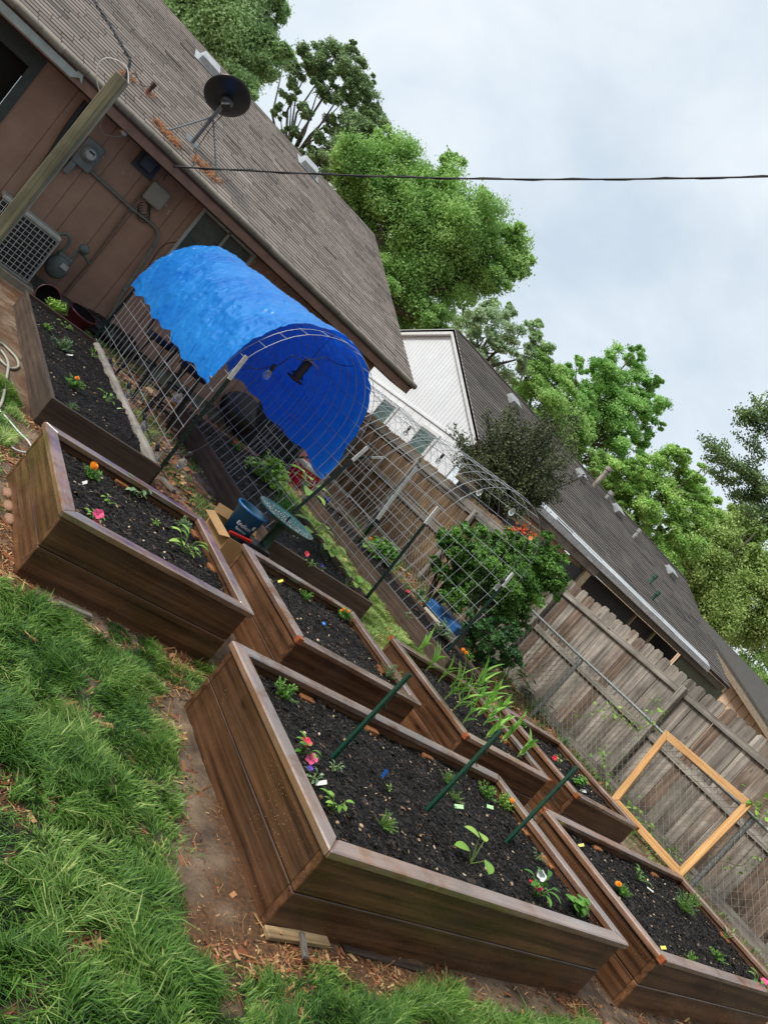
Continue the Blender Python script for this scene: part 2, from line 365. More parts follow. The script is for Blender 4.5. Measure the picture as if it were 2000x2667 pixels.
def grass_amt(x, y):
    n = fbm(x, y, 5, 1); n2 = fbm(x, y, 1.7, 5)
    lawn = sst(.06, -.06, x-seg_boundary(y)+(n-.5)*.3)
    front = sst(1.57, 1.45, y+(n-.5)*.3)*(x > 1.7)
    bald = 1-.85*sst(.62, .72, fbm(x, y, 5.5, 9))
    between = sst(.42, .6, n)*.85*((y > 2.95) & (y < 3.4) & (x > 1.7) & (x < 2.5))
    mid = sst(5.05, 5.25, x)*sst(6.45, 6.25, x)*sst(4.9, 5.3, y+(n-.5)*.5)*sst(11.5, 10, y)
    walk = sst(.5, .68, n2)*((x > 2.45) & (x < 3.7) & (y > 5) & (y < 12))*.6
    fen = sst(.45, .6, n)*((x > 8.2) & (x < 10))*.4
    return np.clip(np.maximum.reduce([lawn*bald, front*bald, between, mid, walk, fen]), 0, 1)
# ------------------------------------------------------------------ ground
def axis(segs):
    o = []
    for a, b, st in segs: o += list(np.arange(a, b, st))
    return np.array(o+[segs[-1][1]])
gx = axis([(-400, -60, 40), (-60, -4, 4), (-4, .8, .4), (.8, 5, .035), (5, 12, .09), (12, 60, 4), (60, 400, 40)])
gy = axis([(-400, -60, 40), (-60, -4, 4), (-4, .8, .4), (.8, 5, .035), (5, 14, .09), (14, 60, 4), (60, 400, 40)])
X, Y = np.meshgrid(gx, gy, indexing='ij')
near = ((X > .5) & (X < 12) & (Y > .5) & (Y < 14))
Z = np.where(near, (fbm(X, Y, 2.2, 2)-.5)*.03+(fbm(X, Y, 14, 4)-.5)*.018, 0)
G = grass_amt(X, Y)*near
mulch = np.clip(sst(.42, .58, fbm(X, Y, 3.2, 21)), 0, 1)
nx, ny = len(gx), len(gy)
idx = np.arange(nx*ny).reshape(nx, ny)
F4 = np.stack([idx[:-1, :-1], idx[1:, :-1], idx[1:, 1:], idx[:-1, 1:]], -1).reshape(-1, 4)
me = bpy.data.meshes.new('ground'); me.from_pydata(np.stack([X, Y, Z], -1).reshape(-1, 3).tolist(), [], F4.tolist())
ca = me.color_attributes.new('cover', 'FLOAT_COLOR', 'POINT')
arr = np.zeros((nx*ny, 4), np.float32); arr[:, 0] = G.ravel(); arr[:, 1] = mulch.ravel(); arr[:, 3] = 1
ca.data.foreach_set('color', arr.ravel()); me.polygons.foreach_set('use_smooth', [True]*len(me.polygons))
ground = bpy.data.objects.new('ground', me); COL.objects.link(ground)
tag(ground, 'damp bare soil and lawn ground of the back yard', None, None, 'structure')
m, nt, b, o = newmat('ground_soil'); v = objvec(nt)
n1 = noise(nt, 60, 6, .7, v); n2 = noise(nt, 6, 5, .6, v); n3 = noise(nt, 260, 3, .7, v)
a = N(nt, 'ShaderNodeVertexColor', layer_name='cover'); sp = N(nt, 'ShaderNodeSeparateColor'); nt.links.new(a.outputs[0], sp.inputs[0])
dirt = ramp(nt, n2.outputs[0], [(.3, lin('#5a4838')), (.5, lin('#967e66')), (.72, lin('#bba184'))])
straw = ramp(nt, n1.outputs[0], [(.3, lin('#43301f')), (.5, lin('#7a5638')), (.62, lin('#9a6a40')), (.8, lin('#b09060'))])
c = mixc(nt, sp.outputs[1], dirt.outputs[0], straw.outputs[0])
gr = ramp(nt, n1.outputs[0], [(.3, lin('#18220f')), (.7, lin('#2c4220'))])
c = mixc(nt, sp.outputs[0], c, gr.outputs[0]); r4 = ramp(nt, n3.outputs[0], [(.3, (.7, .7, .7, 1)), (.7, (1.2, 1.2, 1.2, 1))])
c = mixc(nt, 1.0, c, r4.outputs[0], 'MULTIPLY'); nt.links.new(c, b.inputs['Base Color']); b.inputs['Roughness'].default_value = .85
ad = N(nt, 'ShaderNodeMath', operation='ADD'); nt.links.new(n1.outputs[0], ad.inputs[0]); nt.links.new(n3.outputs[0], ad.inputs[1])
bump(nt, b, ad.outputs[0], .9, .02); me.materials.append(m)
# ------------------------------------------------------------------ grass blades
grassmat = leafmat('grass_blades', '#1f4718', '#cfd888', .32, .42, .4)
r_ = [n for n in grassmat.node_tree.nodes if n.type == 'VALTORGB'][0].color_ramp; e_ = r_.elements.new(.5); e_.color = lin('#669238')
KEEP = []       # footprints to keep clear
def blades(name, x0, x1, y0, y1, dens, hgt, wid, label, lean=.7, seed=1, hue=(0, 1), clumpy=True):
    R = np.random.RandomState(seed); n = int((x1-x0)*(y1-y0)*dens)
    x = R.uniform(x0, x1, n); y = R.uniform(y0, y1, n)
    g = grass_amt(x, y); k = R.rand(n) < g
    for (a, b_, c_, d_) in KEEP: k &= ~((x > a-.01) & (x < b_+.01) & (y > c_-.01) & (y < d_+.01))
    x = x[k]; y = y[k]; n = len(x)
    tall = sst(.3, .7, fbm(x, y, 6.5, 30)); hue_n = fbm(x, y, 4.2, 40)
    h = hgt*(.45+.75*tall)*R.uniform(.6, 1.25, n)*(.5+.5*g[k])
    dirn = 2*math.pi*fbm(x, y, 4.5, 50, 2)*2.4+R.normal(0, .8, n)
    le = lean*R.uniform(.5, 1.5, n)
    dx, dy = np.cos(dirn), np.sin(dirn); px, py = -dy, dx
    w = wid*R.uniform(.6, 1.3, n); z0 = np.zeros(n)-.005
    P0 = np.stack([x, y, z0], 1); D = np.stack([dx, dy, np.zeros(n)], 1); Q = np.stack([px, py, np.zeros(n)], 1)
    U = np.array([0, 0, 1.])
    P1 = P0+D*(h*le*.28)[:, None]+U*(h*.55)[:, None]; P2 = P0+D*(h*le)[:, None]+U*(h*(.98-.28*np.clip(le, 0, 1.3)))[:, None]
    W = Q*(w/2)[:, None]
    q1 = np.stack([P0-W*.8, P0+W*.8, P1+W, P1-W], 1); q2 = np.stack([P1-W, P1+W, P2+W*.12, P2-W*.12], 1)
    V = np.concatenate([q1, q2], 1).reshape(-1, 3)
    c = np.clip(hue[0]+(hue[1]-hue[0])*(sst(.3, .7, hue_n)*.4+R.rand(n)**1.7*.65), 0, 1)
    ob = fastmesh(name, V, 4, np.repeat(c, 2), grassmat)
    return tag(ob, label, None, None, 'stuff')
KEEP += [(2.0, 4.42, 1.65, 2.98), (1.17, 2.4, 3.4, 4.64), (1.45, 2.5, 5.9, 10.05), (4.75, 7.3, 1.6, 2.9), (2.73, 3.95, 3.4, 4.62),
         (3.6, 5.15, 5.8, 9.8), (6.4, 7.2, 5.6, 10)]
blades('lawn_grass', .6, 4.4, 1.0, 4.4, 19000, .070, .0036, 'long green lawn grass in front of the wooden garden boxes', .75, 11, (.05, .8))
blades('lawn_grass', .6, 4.4, 1.0, 4.4, 700, .09, .0050, 'coarse taller grass blades standing out of the front lawn', 1.0, 19, (.1, .9))
blades('grass', .6, 2.7, 4.4, 12, 9000, .07, .006, 'lawn grass beside the old left garden bed and the hose', .7, 12, (.35, 1))
blades('grass', 4.8, 6.6, 4.9, 11.5, 6500, .07, .008, 'bright green grass strip inside the second wire arch', .6, 13, (.5, 1))
blades('grass', 2.4, 3.7, 4.9, 12, 2500, .09, .006, 'sparse grass tufts in the dirt path under the tarp', .6, 14, (.3, .9))
blades('weeds', 8.2, 9.95, 2, 12, 1500, .13, .012, 'weedy grass along the foot of the chain link fence', .5, 15, (.2, .8))
# mulch and straw litter on bare soil
def litter(name, boxes, dens, L0, label, seed, cols, zf=lambda x, y: x*0, inside=None, stuff=True, parent=None, wd=.12):
    R = np.random.RandomState(seed); xs = []; ys = []
    for (a, b_, c_, d_) in boxes:
        n = int((b_-a)*(d_-c_)*dens); xs.append(R.uniform(a, b_, n)); ys.append(R.uniform(c_, d_, n))
    x = np.concatenate(xs); y = np.concatenate(ys)
    if inside is not None: k = inside(x, y, R); x = x[k]; y = y[k]
    n = len(x); th = R.uniform(0, math.pi, n); L1 = L0*R.uniform(.4, 1.4, n)*(1+1.2*(R.rand(n) < .04)); w = L1*wd*R.uniform(.5, 1.6, n)
    z = zf(x, y)+.004; tz = R.normal(0, .25, n); d = np.stack([np.cos(th), np.sin(th), tz], 1); q = np.stack([-np.sin(th), np.cos(th), R.normal(0, .4, n)], 1)
    P = np.stack([x, y, z], 1); a_ = d*(L1/2)[:, None]; b2 = q*(w/2)[:, None]
    V = np.stack([P-a_-b2, P+a_-b2, P+a_+b2, P-a_+b2], 1).reshape(-1, 3)
    ob = fastmesh(name, V, 4, R.rand(n), cols, parent)
    if stuff: ob['kind'] = 'stuff'
    if label: ob['label'] = label
    return ob
chipmat = attrmat('bark_litter', '#4a2f1e', '#9a5a34', .8, 80, .3, '#c9a878')
notgrass = lambda x, y, R: (R.rand(len(x)) < (1-grass_amt(x, y))*(.15+.85*sst(.4, .6, fbm(x, y, 3.2, 21))))
litter('bark_litter', [(1.0, 2.0, 1.2, 6), (2.0, 7, 1.3, 1.66), (1.6, 2.8, 2.95, 3.42), (4.4, 4.78, 1.6, 3)], 5200, .035, 'reddish bark litter and dry straw on the bare soil round the boxes', 5, chipmat, inside=notgrass)
litter('pine_straw', [(1.0, 2.2, 1.2, 5), (2.0, 5, 1.3, 1.66), (1.7, 2.7, 3, 3.4)], 1100, .08, 'thin dry pine needles scattered on the bare soil', 6, attrmat('straw', '#8a5a34', '#c49a62', .8, 50, .1), inside=notgrass, wd=.02)
litter('leaf_litter', [(2.5, 10, 4.7, 12)], 260, .05, 'brown dead leaves and chips on the far paths', 8, chipmat, wd=.5)
# ------------------------------------------------------------------ planter beds
m, nt, b, o = newmat('potting_soil'); v = objvec(nt)
n1 = noise(nt, 70, 6, .75, v); n2 = noise(nt, 5, 5, .6, v); vo = N(nt, 'ShaderNodeTexVoronoi'); vo.inputs['Scale'].default_value = 110; nt.links.new(v, vo.inputs['Vector'])
r = ramp(nt, n1.outputs[0], [(.35, lin('#080707')), (.55, lin('#171311')), (.8, lin('#382e25'))])
r2 = ramp(nt, n2.outputs[0], [(.35, (.75, .75, .78, 1)), (.7, (1.25, 1.15, 1.0, 1))])
c = mixc(nt, 1.0, r.outputs[0], r2.outputs[0], 'MULTIPLY'); nt.links.new(c, b.inputs['Base Color'])
rr = ramp(nt, n2.outputs[0], [(.4, (.6,)*3+(1,)), (.6, (.95,)*3+(1,))]); nt.links.new(rr.outputs[0], b.inputs['Roughness']); b.inputs['Specular IOR Level'].default_value = .25
ad = N(nt, 'ShaderNodeMath', operation='ADD'); nt.links.new(n1.outputs[0], ad.inputs[0]); nt.links.new(vo.outputs[0], ad.inputs[1])
bump(nt, b, ad.outputs[0], 1, .012); SOIL = m
soilchip = attrmat('soil_chips', '#080707', '#1b1613', .75, 90, .4, '#3d3026')
palechip = attrmat('pale_chips', '#5d4632', '#a9825c', .8, 60, .3, '#d9c6a4')
BEDS = {}
def soil(parent, x0, x1, y0, y1, z, seed, amp=.025, low=0, chips=3600):
    st = .02 if dep((x0, y0, 0)) < 5 else .04
    xs = np.linspace(x0, x1, max(3, int((x1-x0)/st))); ys = np.linspace(y0, y1, max(3, int((y1-y0)/st)))
    A, B = np.meshgrid(xs, ys, indexing='ij')
    hf = lambda x, y: z+(fbm(x, y, 3.5, seed)-.5)*amp*2+(fbm(x, y, 18, seed+5)-.5)*amp*1.1
    C = hf(A, B); nx, ny = A.shape; idx = np.arange(nx*ny).reshape(nx, ny)
    F = np.stack([idx[:-1, :-1], idx[1:, :-1], idx[1:, 1:], idx[:-1, 1:]], -1).reshape(-1, 4)
    mb = MB(); mb.add(np.stack([A, B, C], -1).reshape(-1, 3).tolist(), F.tolist(), 0, True)
    s = mb.build('soil', SOIL, parent)
    litter('mulch_chips', [(x0, x1, y0, y1)], chips*1.7, .015, None, seed, soilchip, hf, parent=parent, wd=.3)
    litter('wood_flecks', [(x0, x1, y0, y1)], chips*.035, .015, None, seed+1, palechip, hf, parent=parent, wd=.45)
    mb = MB(); R = random.Random(seed)
    for i in range(int((x1-x0)*(y1-y0)*7)):
        x, y = R.uniform(x0+.05, x1-.05), R.uniform(y0+.05, y1-.05); q = R.uniform(.005, .013)
        mb.ball((x, y, float(hf(np.array([x]), np.array([y]))[0])+q*.3), q, 6, 0, R.random(), (1, R.uniform(.6, 1.2), .7))
    mb.build('pebbles', palechip, parent)['kind'] = 'stuff'
    return hf
def newbed(key, x0, x1, y0, y1, label, seed, skew=0, soilz=.325, zt=.40, cleats=(), ends=()):
    """stained box: two courses of boards per side and a rim of flat timbers on top"""
    o = thing('planter_box', label, 'planter', ((x0+x1)/2, (y0+y1)/2, 0), 'stained raised garden boxes')
    t = .038; zb = zt-.038; half = (zb-.0)/2; g = .002; e = .02
    for k, (za, zc) in enumerate(((-.04, half-g), (half+g, zb-.004))):
        for nm, a, b_, mt in (('board', (x0+e, y0+e, za), (x1-e, y0+e+t, zc), 'stainx'), ('board', (x0+e, y1-e-t, za), (x1-e, y1-e, zc), 'stainx'),
                             ('board', (x0+e+.003, y0+e+t+.001, za), (x0+e+t+.003, y1-e-t-.001, zc), 'stainy'), ('board', (x1-e-t-.003, y0+e+t+.001, za), (x1-e-.003, y1-e-t-.001, zc), 'stainy')):
            mb = MB(); mb.box(a, b_); ob = mb.build(nm, MT[mt], o); bev(ob, .004)
    # rim
    w = .078
    def rim(pts, mt):
        mb = MB(); mb.slab([(p[0], p[1], zb) for p in pts], (0, 0, zt-zb)); ob = mb.build('rim_board', MT[mt], o); bev(ob, .006)
    g = .0015
    rim([(x0, y0), (x1, y0), (x1-w, y0+w-g), (x0+w, y0+w-g)], 'rimx'); rim([(x0+w, y1-w+g), (x1-w, y1-w+g), (x1, y1), (x0, y1)], 'rimx')
    rim([(x0-.001, y0+g), (x0+w, y0+w+g), (x0+w, y1-w-g), (x0-.001, y1-g)], 'rimy'); rim([(x1-w, y0+w+g), (x1+.001, y0+g), (x1+.001, y1-g), (x1-w, y1-w-g)], 'rimy')
    for (cx, cy, ax) in cleats:
        mb = MB(); L_ = .05 if ax == 'x' else .02; M_ = .02 if ax == 'x' else .05
        mb.box((cx-L_, cy-M_, soilz-.05), (cx+L_*.85, cy+M_, zb-.018)); bev(mb.build('cleat', MT['cleat'], o), .003)
    for (cx, cy, ax) in ends:
        mb = MB(); mb.box((cx-.002, cy-.002, zb+.002), (cx+.036, cy+.036, zt+.003)) if ax == 'c' else mb.box((cx, cy, zb), (cx+.04, cy+.04, zt)); mb.build('rim_end', MT['orangeend'], o)
    ip = e+t
    hf = soil(o, x0+ip, x1-ip, y0+ip, y1-ip, soilz, seed)
    BEDS[key] = (o, hf); KEEP.append((x0, x1, y0, y1)); return o
def bev(ob, w, seg=1):
    md = ob.modifiers.new('bevel', 'BEVEL'); md.width = w; md.segments = seg; md.limit_method = 'ANGLE'; md.harden_normals = False
    return ob
newbed('C', 2.05, 4.42, 1.66, 2.95, 'long stained wooden planter box nearest the camera, with three green stakes', 101,
       cleats=[(2.58, 2.85, 'x'), (3.1, 2.85, 'x'), (3.62, 2.85, 'x'), (4.33, 2.5, 'y'), (4.33, 2.25, 'y')])
newbed('A', 1.18, 2.38, 3.41, 4.62, 'square stained planter box with a yellow marigold and a pink petunia, at far left', 102,
       cleats=[(1.75, 4.53, 'x'), (2.29, 4.4, 'y'), (2.29, 3.95, 'y')])
newbed('D', 2.74, 3.93, 3.42, 4.62, 'square stained planter box between the far left box and the box of young corn', 103,
       cleats=[(3.84, 3.85, 'y')], ends=[(2.74, 3.42, 'c')])
newbed('E', 4.38, 5.58, 3.32, 4.58, 'square stained planter box full of young corn plants', 104, cleats=[(5.49, 3.85, 'y')], ends=[(4.38, 3.32, 'c'), (4.38, 4.54, 'c'), (5.545, 3.32, 'c')])
newbed('J', 6.02, 7.2, 3.32, 4.54, 'square stained planter box nearest the wooden fence, with a basil plant and red petunia', 105, cleats=[(7.11, 3.95, 'y')], ends=[(6.02, 3.32, 'c'), (6.02, 4.5, 'c'), (7.165, 3.32, 'c')])
newbed('F', 4.82, 7.2, 1.63, 2.80, 'long stained planter box at the lower right below the bare wood frame', 106, cleats=[(5.6, 2.7, 'x'), (6.6, 2.7, 'x'), (7.11, 2.2, 'y')], ends=[(4.82, 1.63, 'c'), (4.82, 2.764, 'c')])
def oldbed(key, x0, x1, y0, y1, label, seed, zt=.24, sz=.19, log=False, th=.035, mats=('oldx', 'oldy')):
    o = thing('garden_bed', label, 'garden bed', ((x0+x1)/2, (y0+y1)/2, 0), 'older low garden beds')
    R = random.Random(seed)
    for (a, b_, mt) in (((x0, y0, -.03), (x1, y0+th, zt), mats[0]), ((x0, y1-th, -.03), (x1, y1, zt), mats[0]), ((x0+.002, y0+th+.001, -.03), (x0+th, y1-th-.001, zt), mats[1])):
        mb = MB(); mb.box(a, b_); bev(mb.build('side_board', MT[mt], o), .004)
    if log:
        mb = MB(); pts = []; rr = []
        for i in range(26):
            t = i/25; pts.append((x1-.03+(R.random()-.5)*.02, y0+th+t*(y1-y0-2*th), zt-.055)); rr.append(.055+R.uniform(-.006, .006))
        mb.tube(pts, rr, 12); mb.build('timber_edge', MT['greyy'], o)
    else:
        mb = MB(); mb.box((x1-th, y0+th+.001, -.03), (x1-.002, y1-th-.001, zt)); bev(mb.build('side_board', MT[mats[1]], o), .004)
    hf = soil(o, x0+th, x1-th, y0+th, y1-th, sz, seed, amp=.035, chips=1600)
    BEDS[key] = (o, hf); return o
oldbed('B', 1.45, 2.46, 5.93, 9.85, 'long low old garden bed with a rough log edge, at the left by the house', 201, log=True)
oldbed('G', 3.66, 5.13, 5.85, 9.7, 'long low garden bed between the two wire arches, behind the green bird bath', 202, zt=.25, sz=.19)
oldbed('I', 6.37, 7.18, 5.68, 10.2, 'narrow low garden bed right of the second wire arch, beside the blue and white cooler', 203, zt=.23)
# ------------------------------------------------------------------ shared house parts
def shingles(name, mat, parent, x0, x1, ya, za, yb, zb, row, tab, seed, thick=.012, lift=.004):
    """courses of shingle tabs from the eave (ya,za) up to the ridge (yb,zb)"""
    R = np.random.RandomState(seed); ln = math.hypot(yb-ya, zb-za); n = int(ln/row); uy, uz = (yb-ya)/ln, (zb-za)/ln
    nyv, nzv = -uz, uy; V = []; C = []
    sag = lambda x, s: 0.0
    for i in range(n+1):
        s0 = i*row; s1 = min(ln, s0+row*1.25); x = x0-R.rand()*tab; rc = R.normal(0, .07)
        while x < x1:
            xa = max(x0, x+.0035); xb = min(x1, x+tab-.0035)
            if xb > xa+.01:
                t = thick+R.rand()*lift+(R.rand() < .03)*.008
                d0 = s0+R.normal(0, .0035)
                lo = ya+uy*d0+nyv*t, za+uz*d0+nzv*t; hi = ya+uy*s1+nyv*.001, za+uz*s1+nzv*.001; bt = ya+uy*d0+nyv*.0, za+uz*d0+nzv*.0
                c = np.clip(.5+rc+R.normal(0, .16), 0, 1)
                V += [(xa, lo[0], lo[1]), (xb, lo[0], lo[1]), (xb, hi[0], hi[1]), (xa, hi[0], hi[1]), (xa, bt[0], bt[1]), (xb, bt[0], bt[1]), (xb, lo[0], lo[1]), (xa, lo[0], lo[1])]; C += [c, c]
            x += tab
    return fastmesh(name, np.array(V), 4, C, mat, parent)
SH1 = attrmat('brown_shingles', '#5d554f', '#877c73', .85, 160, .5, '#9d9188')
SH2 = attrmat('grey_shingles', '#403c38', '#5e5852', .85, 120, .4, '#726b64')
m, nt, b, o = newmat('painted_siding'); v = objvec(nt); n1 = noise(nt, 3, 5, .6, v); n2 = noise(nt, 40, 4, .6, v)
r = ramp(nt, n1.outputs[0], [(.3, lin('#96755f')), (.7, lin('#aa8871'))]); sp2 = ramp(nt, n2.outputs[0], [(.0, (1, 1, 1, 1)), (1, (.88, .88, .88, 1))])
c = mixc(nt, 1.0, r.outputs[0], sp2.outputs[0], 'MULTIPLY')
sv = N(nt, 'ShaderNodeTexVoronoi'); sv.inputs['Scale'].default_value = 9; nt.links.new(v, sv.inputs['Vector']); s1_ = ramp(nt, sv.outputs['Distance'], [(.10, (1, 1, 1, 1)), (.14, (0, 0, 0, 1))])
sn = noise(nt, 1.1, 3, .6, v); s2_ = ramp(nt, sn.outputs[0], [(.56, (0, 0, 0, 1)), (.6, (1, 1, 1, 1))]); c = mixc(nt, mixc(nt, 1.0, s1_.outputs[0], s2_.outputs[0], 'MULTIPLY'), c, lin('#c8bfb4')); nt.links.new(c, b.inputs['Base Color']); b.inputs['Roughness'].default_value = .6; bump(nt, b, n2.outputs[0], .15, .005); SIDING = m
MT['fascia'] = plain('brown_fascia', '#846554', .65, var=.3, scale=5); MT['soffit'] = plain('brown_soffit', '#4a382f', .8, var=.3, scale=4)
MT['found'] = plain('foundation_block', '#6e7060', .9, var=.3, scale=6, bmp=.4)
MT['palemetal'] = plain('pale_flashing', '#a9b4ae', .5, var=.25, scale=6)
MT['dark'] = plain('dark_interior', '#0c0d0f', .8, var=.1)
# ------------------------------------------------------------------ our house
HX0, HX1, HW = -3.0, 7.35, 12.0; EY, EZ, RY, RZ = 11.36, 2.66, 16.9, 5.09
house = thing('brown_house', 'brown sided house with a grey brown shingle roof running along the upper left', 'house', (2, 12, 0))
DX = .37
mb = MB()
gx_ = [.82, 1.02, 1.42, 1.62, 2.02, 2.22, 2.63, 2.83, 3.24, 3.44, 3.85, 4.05, 4.45, 4.65, 5.06, 5.26, 5.67, 5.87, 6.28, 6.48]
def wallstrip(xa, xb, z0, z1):
    xs = [xa]+[g for g in gx_ if xa+.02 < g < xb-.02]+[xb]
    for i in range(len(xs)-1): mb.box((xs[i]+(.006 if i else 0), HW, z0), (xs[i+1]-(.006 if i < len(xs)-2 else 0), HW+.05, z1))
    mb.box((xa, HW+.012, z0), (xb, HW+.06, z1))
wallstrip(DX, 2.93, .2, 2.86); wallstrip(2.93, 3.97, .2, 1.47); wallstrip(3.97, 6.85, .2, 2.86); mb.box((2.93, HW, 2.53), (3.97, HW+.05, 2.86))
mb.box((6.80, HW+.06, .2), (6.85, RY+4, 2.86)); 
mb.slab([(6.80, HW, 2.86), (6.80, RY, RZ-.12), (6.80, RY+4.9, 2.86)], (.05, 0, 0))
mb.build('wall', SIDING, house)
mb = MB(); mb.box((HX0, HW+.02, -.05), (6.84, HW+.2, .2)); mb.build('foundation', MT['found'], house)
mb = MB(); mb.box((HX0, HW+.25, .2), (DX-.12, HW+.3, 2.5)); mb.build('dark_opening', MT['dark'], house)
mb = MB(); mb.box((DX-.12, HW-.02, .2), (DX, HW+.1, 2.42)); mb.box((HX0, HW-.02, 2.28), (DX-.12, HW+.1, 2.42)); mb.box((HX0, HW-.01, 2.42), (DX, HW+.1, 2.86)); mb.build('door_frame', plain('dull_green_frame', '#3e4742', .6), house)
# window
wn = MB(); a0, a1, b0, b1 = 2.93, 3.97, 1.47, 2.53; f = .05
for q in (((a0, b0), (a1, b0+f)), ((a0, b1-f), (a1, b1)), ((a0, b0+f), (a0+f, b1-f)), ((a1-f, b0+f), (a1, b1-f))): wn.box((q[0][0], HW-.035, q[0][1]), (q[1][0], HW+.03, q[1][1]))
wn.box((3.43, HW-.02, b0+f), (3.47, HW+.02, b1-f)); wn.box((a0+f, HW-.02, b0+f), (a1-f, HW+.01, b0+f+.03)); wn.box((a0+f, HW-.02, b1-f-.03), (a1-f, HW+.01, b1-f))
wo_ = wn.build('window', plain('window_frame_grey', '#a8b0a6', .5, var=.2), house)
mb = MB(); mb.box((a0+f, HW+.03, b0+f), (a1-f, HW+.036, b1-f))
gm, nt, b, o = newmat('window_pane'); b.inputs['Base Color'].default_value = (.02, .025, .03, 1); b.inputs['Roughness'].default_value = .05; b.inputs['Alpha'].default_value = .18
mb.build('pane', gm, wo_)
mb = MB()
z = b0+.1
while z < b1-.04: mb.box((a0+f, HW+.06, z), (a1-f, HW+.075, z+.019)); z += .026
mb.build('blinds', plain('blind_slats', '#8f9a88', .6), wo_)
mb = MB(); mb.box((a0+f, HW+.1, b0), (a1-f, HW+.12, b1)); mb.build('room_dark', MT['dark'], wo_)
# roof
ro = MB(); ro.slab([(HX0, EY, EZ-.02), (HX1, EY, EZ-.02), (HX1, RY, RZ-.02), (HX0, RY, RZ-.02)], (0, 0, -.05)); ro.slab([(HX0, RY, RZ-.02), (HX1, RY, RZ-.02), (HX1, RY+5.5, EZ-.02), (HX0, RY+5.5, EZ-.02)], (0, 0, -.05))
roof = ro.build('roof', MT['soffit'], house)
shingles('roof_shingles', SH1, roof, HX0, HX1+.03, EY-.03, EZ-.01, RY, RZ, .128, .31, 5)
mb = MB(); R = random.Random(4)
x = HX0
while x < HX1+.02:
    l = R.uniform(.28, .33); mb.tube([(x, EY-.015, EZ+.005), (min(x+l, HX1+.03), EY-.015, EZ+.005+R.uniform(-.006, .006))], [.046, .05], 8, 0, R.random()*.5+.5); x += l+.003
mb.build('edge_shingles', attrmat('edge_shingle', '#5d574e', '#7d766a', .9, 60, .5, '#8b8475'), roof)
mb = MB(); mb.box((HX0, EY+.01, EZ-.19), (HX1-.04, EY+.035, EZ-.03)); mb.build('fascia', MT['fascia'], house)
mb = MB(); mb.box((HX0, EY+.003, EZ-.17), (.62, EY+.009, EZ-.015)); mb.poly([(.62, EY+.004, EZ-.02), (.62, EY+.004, EZ-.17), (.70, EY-.01, EZ-.10), (.76, EY-.015, EZ-.14), (.72, EY-.005, EZ-.05), (.80, EY-.004, EZ-.02)]); mb.build('flashing', MT['palemetal'], house)
mb = MB(); mb.slab([(HX1-.04, EY+.01, EZ-.19), (HX1-.04, RY, RZ-.22), (HX1-.04, RY, RZ-.07), (HX1-.04, EY+.01, EZ-.04)], (.03, 0, 0)); mb.build('rake_board', MT['fascia'], house)
mb = MB(); mb.slab([(HX0, EY+.036, EZ-.19), (HX1-.045, EY+.036, EZ-.19), (HX1-.045, HW-.001, EZ-.17), (HX0, HW-.001, EZ-.17)], (0, 0, .02)); mb.build('soffit', MT['soffit'], house)
def roofpt(px, py):      # point on our roof slope
    d = ray(px, py); s = (RZ-EZ)/(RY-EY); t = (EZ-s*EY-H)/(d.z-s*d.y); return Vector((d.x*t, d.y*t, H+d.z*t))
s_ = (RZ-EZ)/(RY-EY); RN = Vector((0, -s_, 1)).normalized(); RU = Vector((0, 1, s_)).normalized()
# roof vents
for i, (px, py) in enumerate(((540, 175), (800, 440))):
    p = roofpt(px, py)+RN*.01; mb = MB(); RM = Matrix((Vector((1, 0, 0)), RU, RN)).transposed()
    def T(x, y, z): return p+RM@Vector((x, y, z))
    mb.add([T(-.22, -.16, 0), T(.22, -.16, 0), T(.22, .18, 0), T(-.22, .18, 0), T(-.2, -.15, .12), T(.2, -.15, .12), T(.17, .12, .15), T(-.17, .12, .15)],
           [(0, 1, 5, 4), (1, 2, 6, 5), (2, 3, 7, 6), (3, 0, 4, 7), (4, 5, 6, 7)])
    mb.add([T(-.3, -.24, .016), T(.3, -.24, .016), T(.3, .24, .016), T(-.3, .24, .016)], [(0, 1, 2, 3)])
    v = mb.build('roof_vent', plain('vent_metal', '#b9bdbf', .4, metal=.3, var=.25, scale=8), roof)
mb = MB(); p = roofpt(382, 245); mb.tube([p, p+Vector((0, 0, .16))], .028, 10); mb.tube([p+Vector((0, 0, .13)), p+Vector((0, 0, .19))], .04, 10); mb.build('vent_pipe', plain('rusty_pipe', '#4a2a20', .7), roof)
# pine needle drifts on the roof
Rn = np.random.RandomState(9); V = []; C = []
for (px, py), (qx, qy), n in (((400, 315), (465, 385), 300), ((500, 410), (572, 480), 330), ((315, 190), (345, 215), 120), ((378, 235), (395, 260), 60)):
    for i in range(n):
        t = Rn.rand(); p = roofpt(px+(qx-px)*t+Rn.normal(0, 5), py+(qy-py)*t+Rn.normal(0, 4))+RN*(.02+Rn.rand()*.03)
        a = Rn.uniform(0, math.pi); d = (Vector((1, 0, 0))*math.cos(a)+RU*math.sin(a))*.038+RN*Rn.normal(0, .012); w = d.cross(RN).normalized()*.0035
        V += [p-d-w, p+d-w, p+d+w, p-d+w]; C.append(Rn.rand())
fastmesh('pine_needle_drift', np.array([tuple(v) for v in V]), 4, C, attrmat('dead_needles', '#6e3a1c', '#a86434', .8, 40, .1, '#c9955c'), roof)['kind'] = 'stuff'
print('house ok')
